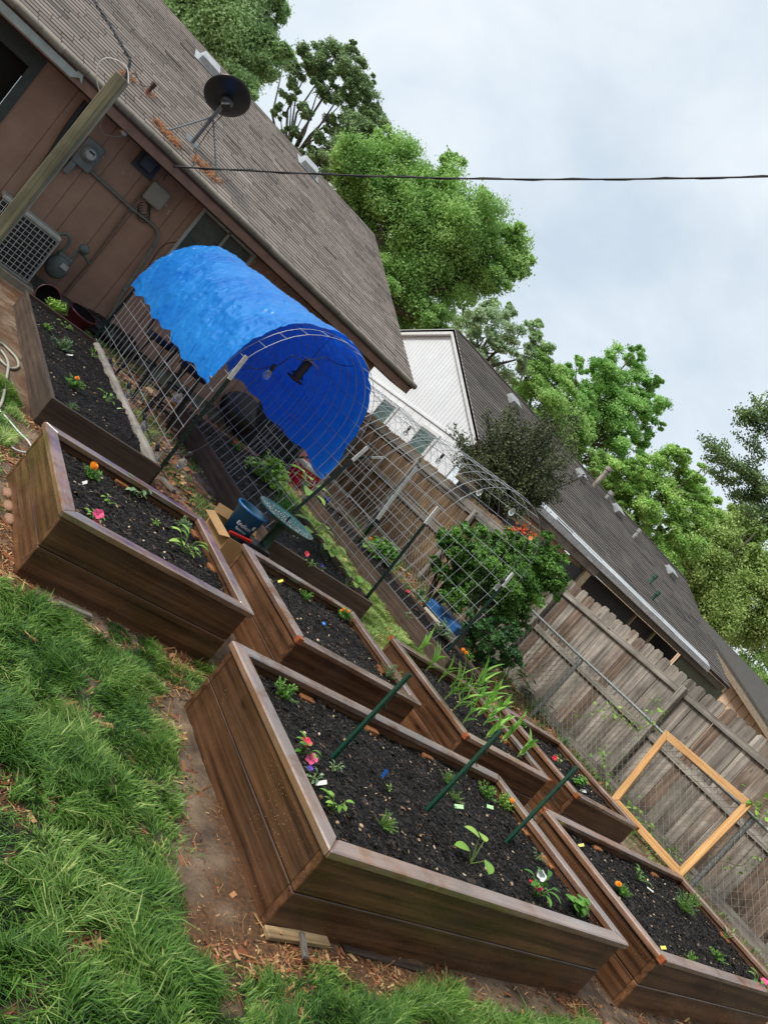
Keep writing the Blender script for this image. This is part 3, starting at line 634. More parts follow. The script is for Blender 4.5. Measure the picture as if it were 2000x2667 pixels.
# ------------------------------------------------------------------ wooden fence (plane x = 10, runs away from the camera)
FX = 10.0
FC = '#9b8c7c'
def fence(label, y0, y1, step, board, mat, posts, top=1.86, dog=True, seed=1, rails=(.90, 1.62), railmat='greyy', bw=.165):
    o = thing('wooden_fence', label, 'fence', (FX, (y0+y1)/2, 0)); R = random.Random(seed)
    mb = MB(); y = y0; i = 0
    while y < y1:
        w = bw; t = top+step(y)+R.uniform(-.02, .015); g = R.uniform(.003, .008); a = y+g; b_ = y+w; x0 = FX+R.uniform(0, .004); lean = R.uniform(-.004, .004)
        if dog: pts = [(a, .03), (b_, .03), (b_, t-.045), (b_-.035, t), (a+.035, t), (a, t-.045)]
        else: pts = [(a, .03), (b_, .03), (b_, t), (a, t)]
        mb.slab([(x0, p[0]+lean*p[1], p[1]) for p in pts], (.018, 0, 0)); y += w; i += 1
    mb.build('board_panel', mat, o)
    ps = sorted([y0]+[p for p in posts if y0 < p < y1]+[y1])
    for k in range(len(ps)-1):
        for rz in rails:
            mb = MB(); s = step((ps[k]+ps[k+1])/2); mb.box((FX-.042, ps[k]+.004, rz+s-.045), (FX-.004, ps[k+1]-.004, rz+s+.045)); bev(mb.build('rail', MT[railmat], o), .003)
    for p in posts:
        mb = MB(); mb.box((FX-.135, p-.045, -.05), (FX-.045, p+.045, 1.70+step(p))); bev(mb.build('post', MT['greyz'], o), .006)
    return o
fence('weathered dog eared board fence behind the chain link fence and bare wood frame', 1.2, 8.7, lambda y: 0, .14, MT['fence'], [5.38, 8.05, 2.7], seed=2)
f2 = fence('flat topped board fence below the white gable, seen through the wire arch', 8.71, 16.5, lambda y: .05 if y > 13.2 else 0.02, .14, MT['fencefar'], [10.8, 13.25, 15.8], dog=False, seed=3, top=1.84)
for a, b_, z in ((8.72, 13.2, 1.80), (13.3, 16.5, 1.83)):
    mb = MB(); mb.box((FX-.07, a, z-.14), (FX-.044, b_, z+.0)); mb.build('top_board', MT['greyy'], f2)
mb = MB(); mb.box((FX-.16, 1.2, 0), (FX-.14, 9, .13)); single(mb, 'kickboard', MT['greyy'], 'grey kickboard lying along the foot of the weathered fence', 'board', (FX-.15, 5, 0))
# ------------------------------------------------------------------ chain link fence (x = 9.1)
CLX = 9.12; Z1 = 1.09
cl = thing('chain_link_fence', 'galvanised chain link fence with a pipe top rail, in front of the board fence', 'fence', (CLX, 6, 0))
mb = MB(); p = .10; y = .6
R = random.Random(5)
def ribbon(mb, a, b_, w):
    a = Vector(a); b_ = Vector(b_); mb.tube([a, b_], w, 3, 0, .5, False)
n = int((12.2-.6+1.1)/p)
for i in range(n):
    y = .6-1.06+i*p
    for s in (0, 1):
        ya, za, yb, zb = (y, .03, y+1.06, Z1) if s == 0 else (y+1.06, .03, y, Z1)
        if min(ya, yb) < .6:
            t = (.6-ya)/(yb-ya)
            if ya < .6: ya, za = .6, za+(zb-za)*t
            else: yb, zb = .6, za+(zb-za)*t
        if max(ya, yb) > 12.2: continue
        ribbon(mb, (CLX-.02+.004*s, ya, za), (CLX-.02+.004*s, yb, zb), .0024)
mb.build('wire_mesh', MT['wiredark'], cl)
mb = MB(); mb.tube([(CLX, .5+i*.6, Z1+math.sin(i*1.7)*.006) for i in range(20)], .021, 8); mb.build('top_rail', MT['galv'], cl)
for y in (3.40, 6.35, 9.3, 12.1):
    mb = MB(); mb.tube([(CLX+.03, y, -.1), (CLX+.03, y, Z1-.03)], .032, 12); po = mb.build('post', MT['galv'], cl)
    mb = MB(); mb.lathe([(.037, Z1-.12), (.037, Z1-.03), (.03, Z1+.0), (.0, Z1+.015)], 12, (CLX+.03, y, 0)); mb.build('post_cap', MT['galv'], po)
# ------------------------------------------------------------------ bare wood frame leaning on the fence
GX = 8.98
fr = thing('garden_gate', 'new orange pine frame of a gate leaning on the chain link fence', 'gate', (GX, 4.05, 0))
P_ = dict(tl=(4.70, 1.15), trr=(3.44, 1.21), br=(3.46, .06), bl=(4.63, .06)); w = .085
def fpt(y, z, x=GX): return (x, y, z)
for nm, quad, mt in (('frame_board', [P_['tl'], P_['trr'], (P_['trr'][0]+w, P_['trr'][1]-w), (P_['tl'][0]-w, P_['tl'][1]-w)], 'newy'),
                 ('frame_board', [P_['trr'], P_['br'], (P_['br'][0]+w, P_['br'][1]+w), (P_['trr'][0]+w, P_['trr'][1]-w)], 'newz'),
                 ('frame_board', [P_['br'], P_['bl'], (P_['bl'][0]-w, P_['bl'][1]+w), (P_['br'][0]+w, P_['br'][1]+w)], 'newy'),
                 ('frame_board', [P_['bl'], P_['tl'], (P_['tl'][0]-w, P_['tl'][1]-w), (P_['bl'][0]-w, P_['bl'][1]+w)], 'newz')):
    cy = sum(q[0] for q in quad)/4; cz = sum(q[1] for q in quad)/4
    mb = MB(); mb.slab([fpt(cy+(q[0]-cy)*.996, cz+(q[1]-cz)*.996) for q in quad], (.036, 0, 0)); bev(mb.build(nm, MT[mt], fr), .003)
# ------------------------------------------------------------------ neighbour's white house with the long grey roof
NE, NZ = 14.6, 3.0; NRY = 19.08; NRZ = 1.6+.2*NRY; NX0 = .643*NRY; NX1 = 2.0083*NE
nh = thing('white_house', 'white sided neighbour house with a long grey shingle roof, beyond the board fence', 'house', (NX0+5, NE+2, 0), None)
MT['whitesiding'] = plain('white_siding', '#e2e4e6', .45, var=.06, scale=2, bmp=0)
def zroof(y): return NZ+(NRZ-NZ)*(y-NE)/(NRY-NE) if y <= NRY else NRZ-(NRZ-NZ)*(y-NRY)/(NRY-NE)*.62
ycor = .7926*NRY; zbelt = 1.6+.1030*NX0
mb = MB(); y = ycor; pit = .17
while y < NRY+6.6:       # narrow vertical siding in the gable, wider panels below the belt
    z1 = zroof(y+.01); z2 = zroof(min(y+pit, NRY+6.6)); mb.slab([(NX0, y+.006, zbelt), (NX0, y+pit-.006, zbelt), (NX0, y+pit-.006, max(zbelt+.001, z2-.02)), (NX0, y+.006, max(zbelt+.001, z1-.02))], (.03, 0, 0)); y += pit
y = ycor
while y < NRY+6.6: mb.box((NX0+.01, y+.008, 0), (NX0+.04, y+.5-.008, zbelt-.002)); y += .5
mb.box((NX0+.031, ycor, 0), (NX0+.06, NRY+6.6, zbelt+.2)); mb.slab([(NX0+.031, ycor, zbelt+.2), (NX0+.031, NRY+6.6, zbelt+.2), (NX0+.031, NRY, NRZ-.05)], (.03, 0, 0))
mb.build('gable_wall', MT['whitesiding'], nh)
mb = MB(); mb.box((NX0-.03, ycor, zbelt-.03), (NX0-.002, NRY+6.6, zbelt+.03)); mb.build('belt_trim', MT['whitesiding'], nh)
for (ya, yb) in ((ycor-.2, NRY), (NRY, NRY+6.8)):
    mb = MB(); mb.slab([(NX0-.12, ya, zroof(ya)-.20), (NX0-.12, yb, zroof(yb)-.20), (NX0-.12, yb, zroof(yb)+.0), (NX0-.12, ya, zroof(ya)+.0)], (.10, 0, 0)); mb.build('rake_board', MT['white'], nh)
c1 = atx(1100, 1150, NX0); c2 = atx(1000, 1075, NX0)
for c_ in (c1, c2):
    zt_ = c_.z+.42; zb_ = c_.z-.8; mb = MB(); ya, yb = c_.y-.5, c_.y+.5
    for q in (((ya, zb_), (yb, zb_+.09)), ((ya, zt_-.09), (yb, zt_)), ((ya, zb_+.09), (ya+.09, zt_-.09)), ((yb-.09, zb_+.09), (yb, zt_-.09))): mb.box((NX0-.05, q[0][0], q[0][1]), (NX0-.002, q[1][0], q[1][1]))
    w_ = mb.build('window', MT['white'], nh); mb = MB(); mb.box((NX0-.02, ya+.09, zb_+.09), (NX0-.004, yb-.09, zt_-.09)); mb.build('pane', plain('green_glass', '#3f5a52', .12, var=.4, scale=2, bmp=0), w_)
    mb = MB()
    for k in range(1, 4): mb.box((NX0-.027, ya+.09+k*(yb-ya-.18)/4-.008, zb_+.09), (NX0-.021, ya+.09+k*(yb-ya-.18)/4+.008, zt_-.09))
    mb.build('muntins', plain('muntin_grey', '#5d726c', .5), w_)
mb = MB(); mb.slab([(NX0-.12, NE, NZ-.02), (NX1, NE, NZ-.02), (NX1, NRY, NRZ-.02), (NX0-.12, NRY, NRZ-.02)], (0, 0, -.08)); mb.slab([(NX0-.12, NRY, NRZ-.02), (NX1, NRY, NRZ-.02), (NX1, NRY+6.8, zroof(NRY+6.8)-.02), (NX0-.12, NRY+6.8, zroof(NRY+6.8)-.02)], (0, 0, -.08))
nroof = mb.build('roof', MT['soffit'], nh)
shingles('roof_shingles', SH2, nroof, NX0-.14, NX1+.02, NE-.04, NZ-.015, NRY, NRZ, .17, .9, 8, thick=.02)
mb = MB(); mb.tube([(NX0, NRY, NRZ+.01), (NX1, NRY, NRZ+.01)], .05, 6); mb.build('ridge_cap', SH2, nroof)
def nroofpt(px, py):
    d = ray(px, py); s = (NRZ-NZ)/(NRY-NE); t = (NZ-s*NE-H)/(d.z-s*d.y); return Vector((d.x*t, d.y*t, H+d.z*t))
s2 = (NRZ-NZ)/(NRY-NE); N2 = Vector((0, -s2, 1)).normalized(); U2 = Vector((0, 1, s2)).normalized()
def nbox(px, py, sx, sy, sz, mat, nm='roof_vent'):
    p = nroofpt(px, py); mb = MB(); T = lambda x, y, z: p+Vector((1, 0, 0))*x+U2*y+N2*z
    v = [T(-sx, -sy, 0), T(sx, -sy, 0), T(sx, sy, 0), T(-sx, sy, 0), T(-sx*.95, -sy, sz), T(sx*.95, -sy, sz), T(sx*.9, sy*.8, sz*.9), T(-sx*.9, sy*.8, sz*.9)]
    mb.add(v, [(0, 1, 5, 4), (1, 2, 6, 5), (2, 3, 7, 6), (3, 0, 4, 7), (4, 5, 6, 7)]); return mb.build(nm, mat, nroof)
vm = plain('pale_vent', '#a5a8a8', .4, metal=.3, var=.25, scale=8)
for q in ((1331, 1050, .22), (1507, 1240, .18), (1603, 1332, .24), (1742, 1492, .3)): nbox(q[0], q[1], q[2], .22, .2, vm)
for (px, py, h, r, mt) in ((1545, 1268, .75, .09, 'rust'), (1578, 1300, .2, .09, 'pale'), (1648, 1402, .28, .07, 'pale'), (1690, 1520, .26, .06, 'teal'), (1697, 1562, .22, .06, 'teal')):
    p = nroofpt(px, py); mb = MB(); mb.tube([p-N2*.05, p+Vector((0, 0, h))], r, 10); mb.tube([p+Vector((0, 0, h)), p+Vector((0, 0, h+.14))], r*1.35, 10)
    mb.build('vent_pipe', plain('pipe_'+mt, {'rust': '#9b8f86', 'pale': '#a4a39d', 'teal': '#2f5a4c'}[mt], .6, var=.5, scale=5), nroof)
# eave trim, carport side under the eave
def ex(px, py): return aty(px, py, NE).x
xa, xm, xb = ex(1405, 1322), ex(1557, 1498), NX1
mb = MB(); n = int((ex(1845, 1742)-NX0)/.09)
for i in range(n):
    x = NX0+i*.09; d_ = .004 if i % 2 else -.012; w_ = .17-.0*i; mb.add([(x, NE-.05, NZ-.0), (x+.09, NE-.05, NZ-.0), (x+.09, NE-.055-d_, NZ-.17+d_*.6), (x, NE-.055+d_, NZ-.17-d_*.6)], [(0, 1, 2, 3)])
    mb.add([(x, NE-.05, NZ+.0), (x+.09, NE-.05, NZ+.0), (x+.09, NE+.22, NZ+.22*s2+.03), (x, NE+.22, NZ+.22*s2+.03)], [(3, 2, 1, 0)])
mb.build('drip_edge', plain('torn_white_edge', '#c8ccce', .6, var=.2, scale=4), nh)
mb = MB(); mb.box((NX0, NE+.06, NZ-.42), (xm, NE+.10, NZ-.15)); mb.build('fascia', MT['greyx'], nh)
mb = MB(); mb.box((xm+.02, NE+.10, NZ-.36), (xb-.1, NE+.2, NZ-.12)); mb.build('beam', plain('grey_beam', '#5f5b50', .8, var=.3, scale=5), nh)
mb = MB(); mb.box((xm-.4, NE+.12, 0), (xm-.1, NE+.35, NZ-.43)); mb.build('carport_post', plain('cream_post', '#b9a988', .7, var=.2, scale=6), nh)
mb = MB(); mb.box((NX0+.1, NE+.32, NZ-.95), (xm-.42, NE+.36, NZ-.43)); mb.build('cream_siding', plain('cream_siding', '#b8a684', .7, var=.1), nh)
mb = MB()
for i in range(24):
    xx0 = NX0+.2+(xm-NX0-.6)*i/24; xx1 = NX0+.2+(xm-NX0-.6)*(i+1)/24; f_ = lambda i: NZ-.95+.45*(i/24)
    mb.add([(xx0, NE+.24+.03*math.sin(i), .3), (xx1, NE+.24+.03*math.sin(i+1), .3), (xx1, NE+.24+.03*math.sin(i+1), f_(i+1)), (xx0, NE+.24+.03*math.sin(i), f_(i))], [(0, 1, 2, 3)], 0, True)
mb.build('grey_tarp', plain('dark_grey_sheet', '#3c3e44', .6, var=.2, scale=2), nh)
xg0, xg1 = ex(1820, 1757), ex(1868, 1790)
mb = MB(); mb.box((xg0-1.2, NE+.3, 0), (xg1+1.2, NE+.36, NZ-.3)); mb.build('green_wall', plain('green_grey_panel', '#59614f', .8, var=.15, scale=3), nh)
mb = MB(); mb.box((xm-.1, NE+1.2, 0), (xg0, NE+1.26, NZ-.3)); mb.build('dark_screen', plain('dark_screen', '#101316', .5, var=.3, scale=.8), nh)
for px, py in ((1662, 1630), (1714, 1672)):
    x = ex(px, py); mb = MB(); mb.box((x-.05, NE+.3, 0), (x+.03, NE+.38, NZ-.36)); mb.build('screen_post', plain('tan_stud', '#8b7c60', .7), nh)
# ------------------------------------------------------------------ tan house far right
TX = 36.0
th = thing('tan_house', 'tan sided house with a dark roof far behind the right end of the fence', 'house', (TX, 26, 0))
a_, b_ = atx(1863, 1690, TX), atx(2000, 1895, TX); dv = (a_-b_)
A_ = a_+dv*.6; B_ = b_-dv*.7
mb = MB(); mb.slab([(TX, B_.y, B_.z), (TX, A_.y, A_.z), (TX, A_.y+6, A_.z-2), (TX, A_.y+6, -1), (TX, B_.y, -1)], (.2, 0, 0)); mb.build('gable_wall', plain('tan_siding', '#dcbc9c', .6, var=.08, scale=1), th)
mb = MB(); y = B_.y
while y < A_.y+6: mb.box((TX-.02, y, -1), (TX-.001, y+.02, min(8, B_.z+(A_.z-B_.z)*min(1, (y-B_.y)/(A_.y-B_.y))) if y < A_.y else A_.z-(y-A_.y)/3)); y += .5
mb.build('siding_battens', plain('tan_batten', '#a5805f', .7), th)
mb = MB(); mb.slab([(TX-.7, B_.y, B_.z), (TX-.7, A_.y, A_.z), (TX+14, A_.y, A_.z), (TX+14, B_.y, B_.z)], (0, -.05, .18)); mb.build('roof', plain('dark_far_roof', '#4d4842', .85, var=.3, scale=3), th)
mb = MB(); mb.slab([(TX-.72, B_.y, B_.z-.25), (TX-.72, A_.y, A_.z-.25), (TX-.72, A_.y, A_.z+.03), (TX-.72, B_.y, B_.z+.03)], (.05, 0, 0)); mb.build('rake_board', plain('tan_trim', '#8a7a66', .7), th)
# ------------------------------------------------------------------ trees
barkmat = plain('bark', '#5f564b', .9, var=.4, scale=8, bmp=.8)
barkdark = plain('bark_dark', '#3f3730', .9, var=.4, scale=8, bmp=.8)
def crown(name, lobes, D, mat, parent, leaf, per, sub, seed, flat=1.0, subr=(.28, .45), droop=0, tone=(.1, 1)):
    """lobes: (px, py, radius px); leaf clumps spread through each lobe at depth D"""
    R = np.random.RandomState(seed); V = []; C = []; cl = []
    lob = [tuple(l[:3]) for l in lobes]
    for (px, py, r) in list(lob):
        for q in range(3):
            a = R.uniform(0, 6.28); lob.append((px+math.cos(a)*r*.85, py+math.sin(a)*r*.85, r*R.uniform(.25, .45)))
    for (px, py, r) in lob:
        D_ = D+R.normal(0, .03)*D*.5
        c = np.array(atd(px, py, D_)); rw = r*D_/FPX*.94
        k = max(5, int(sub*(r/60)**2))
        for i in range(k):
            d = R.normal(0, 1, 3); d /= np.linalg.norm(d); q = rw*R.uniform(.25, 1.12)**.6
            cc = c+d*q*np.array([1, 1, flat]); cr_ = rw*R.uniform(*subr); cl.append((cc, c))
            n = int(per*R.uniform(.6, 1.3)); o = R.normal(0, .55, (n, 3))*cr_*np.array([1, 1, .6]); pos = cc+o
            if droop: pos[:, 2] -= np.abs(R.normal(0, droop, n))*cr_
            out = pos-c; out /= (np.linalg.norm(out, axis=1)[:, None]+1e-6)
            nr = out*.5+R.normal(0, .7, (n, 3))+np.array([0, 0, .5]); nr /= np.linalg.norm(nr, axis=1)[:, None]
            t = np.cross(nr, R.normal(0, 1, (n, 3))); t /= (np.linalg.norm(t, axis=1)[:, None]+1e-6); b_ = np.cross(nr, t)
            s = leaf*R.uniform(.6, 1.35, n)[:, None]; a_ = t*s; e_ = b_*s*.55
            V.append(np.stack([pos-a_, pos-e_, pos+a_, pos+e_], 1).reshape(-1, 3))
            base = tone[0]+(tone[1]-tone[0])*R.rand(); C.append(np.clip(base*.6+R.rand(n)*.4, 0, 1))
    return fastmesh(name, np.concatenate(V), 4, np.concatenate(C), mat, parent), cl
def tree(name, label, lobes, D, mat, leaf, per=120, sub=16, seed=1, trunk=None, tr=.3, bark=None, limbs=None, group='trees behind the houses', flat=1, droop=0, subr=(.28, .45), tone=(.1, 1), twigs=.35):
    cs = [atd(l[0], l[1], D+(l[3] if len(l) > 3 else 0)) for l in lobes]; ctr = sum(cs, Vector())/len(cs)
    base = Vector((trunk[0], trunk[1], 0)) if trunk else Vector((ctr.x, ctr.y, 0))
    o = thing(name, label, 'tree', base, group)
    cr_, cl = crown('crown', lobes, D, mat, o, leaf, per, sub, seed, flat, subr, droop, tone)
    R = random.Random(seed); mb = MB(); zf = min(c.z for c in cs)
    fork = base.lerp(ctr, .55); fork.z = max(1.5, zf*.75+ctr.z*.1)
    pts = [base+(fork-base)*t+Vector((math.sin(t*5+seed)*.15, math.cos(t*4)*.15, 0))*tr*3 for t in (0, .25, .5, .75, 1)]
    mb.tube(pts, [tr*1.25, tr, tr*.9, tr*.8, tr*.72], 10)
    for c in cs:
        mid = fork.lerp(c, .5)+Vector((R.uniform(-.1, .1), R.uniform(-.1, .1), -.06))*(c-fork).length
        mb.tube([pts[-1], mid, c], [tr*.5, tr*.28, tr*.08], 7)
    k = 0
    for (cc, c0) in cl:
        if R.random() < twigs:
            c0 = Vector(c0); cc = Vector(cc); m_ = c0.lerp(cc, .5)+Vector((0, 0, -.08))*(cc-c0).length
            mb.tube([c0, m_, cc], [tr*.14, tr*.08, tr*.03], 5)
    mb.build('trunk', bark or barkmat, o); return o
LM = lambda n, a, b, t=.42: leafmat(n, a, b, t, .5, .3)
TREES = [
 ('broadleaf_tree', 'large broadleaf tree with drooping foliage at the upper left behind the brown roof', [(470, 40, 110), (590, 50, 110), (670, 120, 75), (620, 190, 60), (540, 130, 80), (440, -70, 130), (590, -70, 130), (700, 30, 50), (590, 225, 35), (650, 235, 30), (690, 180, 35)], 30, ('#739c58', '#cbe6aa'), .066, 520, 17, 1, .45, .6),
 ('broadleaf_tree', 'biggest bright green broadleaf tree, filling the gap right of the brown roof', [(950, 430, 75), (1050, 440, 85), (1130, 490, 85), (1220, 570, 90), (1310, 650, 70), (1130, 620, 110), (1020, 570, 100), (1210, 720, 80), (1090, 760, 100), (1000, 700, 60), (930, 520, 60), (1290, 720, 50), (1000, 370, 35), (1360, 680, 28), (1340, 600, 25), (1140, 850, 50), (1180, 430, 30), (900, 430, 40)], 34, ('#669c46', '#c8ea94'), .066, 520, 19, 2, .5, .3),
 ('broadleaf_tree', 'pale airy tree above the peak of the white gable', [(1290, 850, 55), (1345, 880, 45), (1320, 940, 50), (1260, 880, 45), (1370, 930, 25), (1240, 820, 40)], 42, ('#8aab7a', '#cadcb6'), .075, 260, 12, 3, .3, 0),
 ('broadleaf_tree', 'light green round tree right behind the ridge of the grey roof beside the dark shrub', [(1370, 990, 50), (1420, 1060, 62), (1480, 1130, 62), (1400, 940, 38), (1450, 1000, 45), (1530, 1190, 45), (1350, 1030, 45), (1440, 1130, 55), (1500, 1080, 45)], 45, ('#74a64f', '#ccec96'), .075, 480, 20, 4, .35, 0),
 ('broadleaf_tree', 'tall bright green tree standing highest in the middle of the sky line', [(1590, 950, 50), (1640, 980, 52), (1560, 1000, 50), (1690, 1050, 42), (1620, 1080, 60), (1545, 1080, 60), (1695, 1110, 30), (1630, 1160, 50), (1500, 960, 30), (1650, 925, 25), (1700, 1000, 22), (1520, 1010, 35), (1590, 1040, 50), (1650, 1050, 50), (1580, 1130, 50), (1510, 1060, 40)], 48, ('#5e9e44', '#c3ea92'), .078, 460, 17, 5, .4, 0),
 ('broadleaf_tree', 'yellow green tree mass between the tallest tree and the olive tree', [(1750, 1200, 42), (1700, 1240, 58), (1790, 1280, 50), (1630, 1240, 55), (1720, 1320, 65), (1810, 1340, 48), (1590, 1225, 38), (1650, 1310, 50), (1820, 1230, 22), (1780, 1190, 22), (1540, 1225, 42), (1575, 1280, 45), (1620, 1330, 45), (1680, 1390, 50), (1740, 1440, 50), (1790, 1400, 50), (1850, 1330, 40)], 46, ('#72a846', '#d2f094'), .078, 460, 19, 6, .35, 0),
 ('broadleaf_tree', 'olive green drooping tree at the right edge over the tan house', [(1850, 1410, 70), (1935, 1450, 80), (1805, 1470, 60), (1900, 1550, 85), (1985, 1370, 40), (1985, 1600, 70), (1770, 1420, 45), (1840, 1530, 60), (2040, 1500, 80), (1880, 1620, 40), (2060, 1640, 60), (1920, 1340, 28), (1880, 1375, 45), (1945, 1390, 40), (1830, 1380, 35)], 54, ('#7a9948', '#cde292'), .10, 520, 20, 7, .5, .9),
]
for (nm, lb, lobes, D, cols, lf, per, sub, seed, tr, droop) in TREES:
    tree(nm, lb, lobes, D, LM('leaves_%d' % seed, *cols), lf, per, sub, seed, tr=tr, droop=droop)
# pine with visible limbs
tree('pine_tree', 'dark pine with an open crown and bare limbs against the sky', [(870, 150, 42), (925, 190, 45), (960, 250, 40), (975, 320, 38), (930, 340, 45), (820, 150, 40), (780, 190, 34), (760, 250, 26), (860, 230, 36), (900, 390, 45), (840, 440, 42), (870, 330, 30), (960, 390, 28), (800, 400, 25), (740, 160, 28), (835, 350, 22), (920, 130, 22), (795, 290, 22), (900, 260, 30), (930, 300, 34), (840, 200, 30), (880, 420, 50), (920, 440, 40), (840, 390, 36), (760, 350, 25), (730, 290, 20)], 38,
     LM('pine_needles', '#5f7f52', '#b0ca92', .25), .06, 420, 34, 21, trunk=None, tr=.19, subr=(.2, .45), twigs=.7)
tree('pine_tree', 'small dark pine top peeping out between the two bright trees', [(1400, 930, 20), (1430, 955, 22), (1375, 950, 15)], 60, LM('pine_needles2', '#2c4428', '#51683a', .15), .16, 90, 14, 22, tr=.3)
def tone(a): return a
# dark shrub tree beyond the fence
def spray(name, label, cat, D, stems, mat, leaf, nl, seed, stemr=.02, bark=barkdark, spread=.10, base=None, group=None):
    """feathery shrub: stems given as pixel polylines at depth D, leaves along them and their side shoots"""
    R = np.random.RandomState(seed); P0 = atd(stems[0][0][0], stems[0][0][1], D)
    o = thing(name, label, cat, (P0.x, P0.y, 0) if base is None else base, group); mb = MB(); V = []; C = []
    P0 = Vector((P0.x, P0.y, .0)) if base is None else Vector(base)
    for st in stems:
        dd = D+R.normal(0, .35); pts = [np.array(atd(p[0], p[1], dd)) for p in st]
        mb.tube([P0]+[Vector(p) for p in pts], [stemr]+[stemr*(.8-.6*i/len(pts)) for i in range(len(pts))], 5)
        for s in range(10):
            t = R.rand()*(len(pts)-1); i = int(t); p = pts[i]*(1-t+i)+pts[min(i+1, len(pts)-1)]*(t-i)
            d = (pts[-1]-pts[0]); L_ = np.linalg.norm(d)+1e-6; d = d/L_+R.normal(0, .45, 3); d /= np.linalg.norm(d); ln = min(L_*R.uniform(.12, .32)+.1, .55)
            q = p+d*ln; mb.tube([Vector(p), Vector(q)], [stemr*.25, stemr*.08], 3, cap=False)
            n = nl; tt = R.rand(n)[:, None]; pos = p+(q-p)*tt+R.normal(0, spread, (n, 3)); b0 = R.rand()
            nr = R.normal(0, 1, (n, 3))+np.array([0, 0, .6]); nr /= np.linalg.norm(nr, axis=1)[:, None]; t_ = np.cross(nr, R.normal(0, 1, (n, 3))); t_ /= np.linalg.norm(t_, axis=1)[:, None]
            b_ = np.cross(nr, t_); sc = leaf*R.uniform(.6, 1.3, n)[:, None]; V.append(np.stack([pos-t_*sc, pos-b_*sc*.5, pos+t_*sc, pos+b_*sc*.5], 1).reshape(-1, 3)); C.append(np.clip(b0*.5+R.rand(n)*.5, 0, 1))
    fastmesh('foliage', np.concatenate(V), 4, np.concatenate(C), mat, o); mb.build('stems', bark, o); return o
shr = []
Rr = random.Random(77)
for tx, ty in ((1265, 1060), (1290, 1075), (1250, 1110), (1325, 1085), (1345, 1065), (1380, 1070), (1420, 1085), (1450, 1060), (1480, 1075), (1440, 1120), (1490, 1120), (1520, 1095), (1420, 1170), (1480, 1190), (1530, 1180), (1540, 1250), (1480, 1260), (1430, 1260), (1400, 1300), (1340, 1150), (1370, 1210), (1300, 1180), (1250, 1170), (1190, 1160), (1175, 1130), (1200, 1220), (1230, 1260), (1340, 1290), (1300, 1250), (1390, 1130), (1360, 1340), (1290, 1330), (1320, 1220), (1270, 1220), (1410, 1230), (1330, 1330), (1350, 1110), (1390, 1250), (1280, 1120), (1310, 1130), (1250, 1300), (1380, 1170), (1540, 1170), (1460, 1300)):
    tx, ty = 1300+(tx-1300)*.84, 1245+(ty-1245)*.84
    shr.append([(1320+Rr.uniform(-20, 20), 1310+Rr.uniform(-20, 20)), ((1320+tx)/2+Rr.uniform(-18, 10), (1300+ty)/2+Rr.uniform(-10, 18)), (tx, ty)])
b0_ = atx(1318, 1320, 10.75); SD = dep(b0_)
spray('dark_shrub', 'dark olive leaved tall shrub growing beyond the board fence in front of the white house', 'shrub', SD, shr, LM('dark_leaves', '#1f2a17', '#78835a', .15), .030, 85, 31, .025, spread=.065, base=(b0_.x, b0_.y, 0))
fb = [[(2100, 1330), (1980, 1260), (1900, 1200), (1862, 1168)], [(2120, 1180), (2000, 1110), (1952, 1090)], [(2150, 1260), (1990, 1190), (1945, 1150)], [(2100, 1310), (1960, 1262), (1876, 1248)],
      [(2100, 1380), (1990, 1310), (1925, 1292)], [(2120, 1410), (2000, 1350), (1950, 1332)], [(2150, 1180), (2020, 1085), (1985, 1068)], [(2060, 1310), (1960, 1240), (1905, 1215)]]
fp_ = atd(2500, 1700, 22)
spray('fir_tree', 'dark fir boughs reaching in from the right edge of the picture', 'tree', 22, [f for f in fb for _ in range(2)], LM('fir_leaves', '#3f5f36', '#98b472', .2), .048, 110, 33, .025, spread=.08, base=(fp_.x, fp_.y, 0))
tree('broadleaf_tree', 'far green trees above the dark roof of the tan house at the right edge', [(1960, 1690, 60), (2010, 1760, 60), (1900, 1640, 50), (2040, 1850, 60)], 62, LM('leaves_far', '#6d9448', '#bcd98c'), .11, 260, 20, 61, tr=.3)
tree('broadleaf_tree', 'pale loose foliage below the biggest tree beside the white gable', [(1200, 850, 45), (1250, 800, 35), (1400, 900, 35), (1390, 850, 22), (1300, 800, 30), (1180, 800, 30)], 44, LM('leaves_pale', '#84ab6a', '#cfe6b0'), .08, 200, 13, 62, tr=.16)
print('trees ok')
# ------------------------------------------------------------------ utilities on the house wall
def vbox(mb, x0, x1, y0, y1, z0, z1, **k): mb.box((x0, y0, z0), (x1, y1, z1), **k)
# air conditioner
ac = thing('air_conditioner', 'grey air conditioning unit with a white wire grille beside the gas meter', 'air conditioner', (1.3, 11.55, 0))
mb = MB(); mb.box((.72, 11.22, -.02), (1.75, 12-.03, .09)); mb.build('pad', plain('concrete_pad', '#8f8574', .9, var=.25, bmp=.3), ac)
mb = MB(); mb.box((.86, 11.4, .12), (1.62, 11.97, .80)); bev(mb.build('fin_core', MT['black'], ac), .03)
mb = MB(); mb.box((.83, 11.37, .80), (1.65, 12-.02, .86)); bev(mb.build('top_cover', plain('ac_cover', '#a8aaa2', .5, var=.2), ac), .015)
mb = MB(); mb.box((.83, 11.37, .09), (1.65, 12-.02, .13)); bev(mb.build('base_tray', plain('ac_cover', '#8a8c84', .5, var=.2), ac), .01)
mb = MB()
for i in range(13): x = .85+i*.066; mb.tube([(x, 11.375, .13), (x, 11.375, .80)], .0045, 4)
for i in range(11): z = .15+i*.064; mb.tube([(.85, 11.372, z), (1.64, 11.372, z), (1.645, 11.95, z)], .0045, 4)
for i in range(9): y = 11.4+i*.066; mb.tube([(1.645, y, .13), (1.645, y, .80)], .0045, 4)
mb.build('wire_grille', plain('white_grille', '#c2c4bc', .5, var=.1), ac)
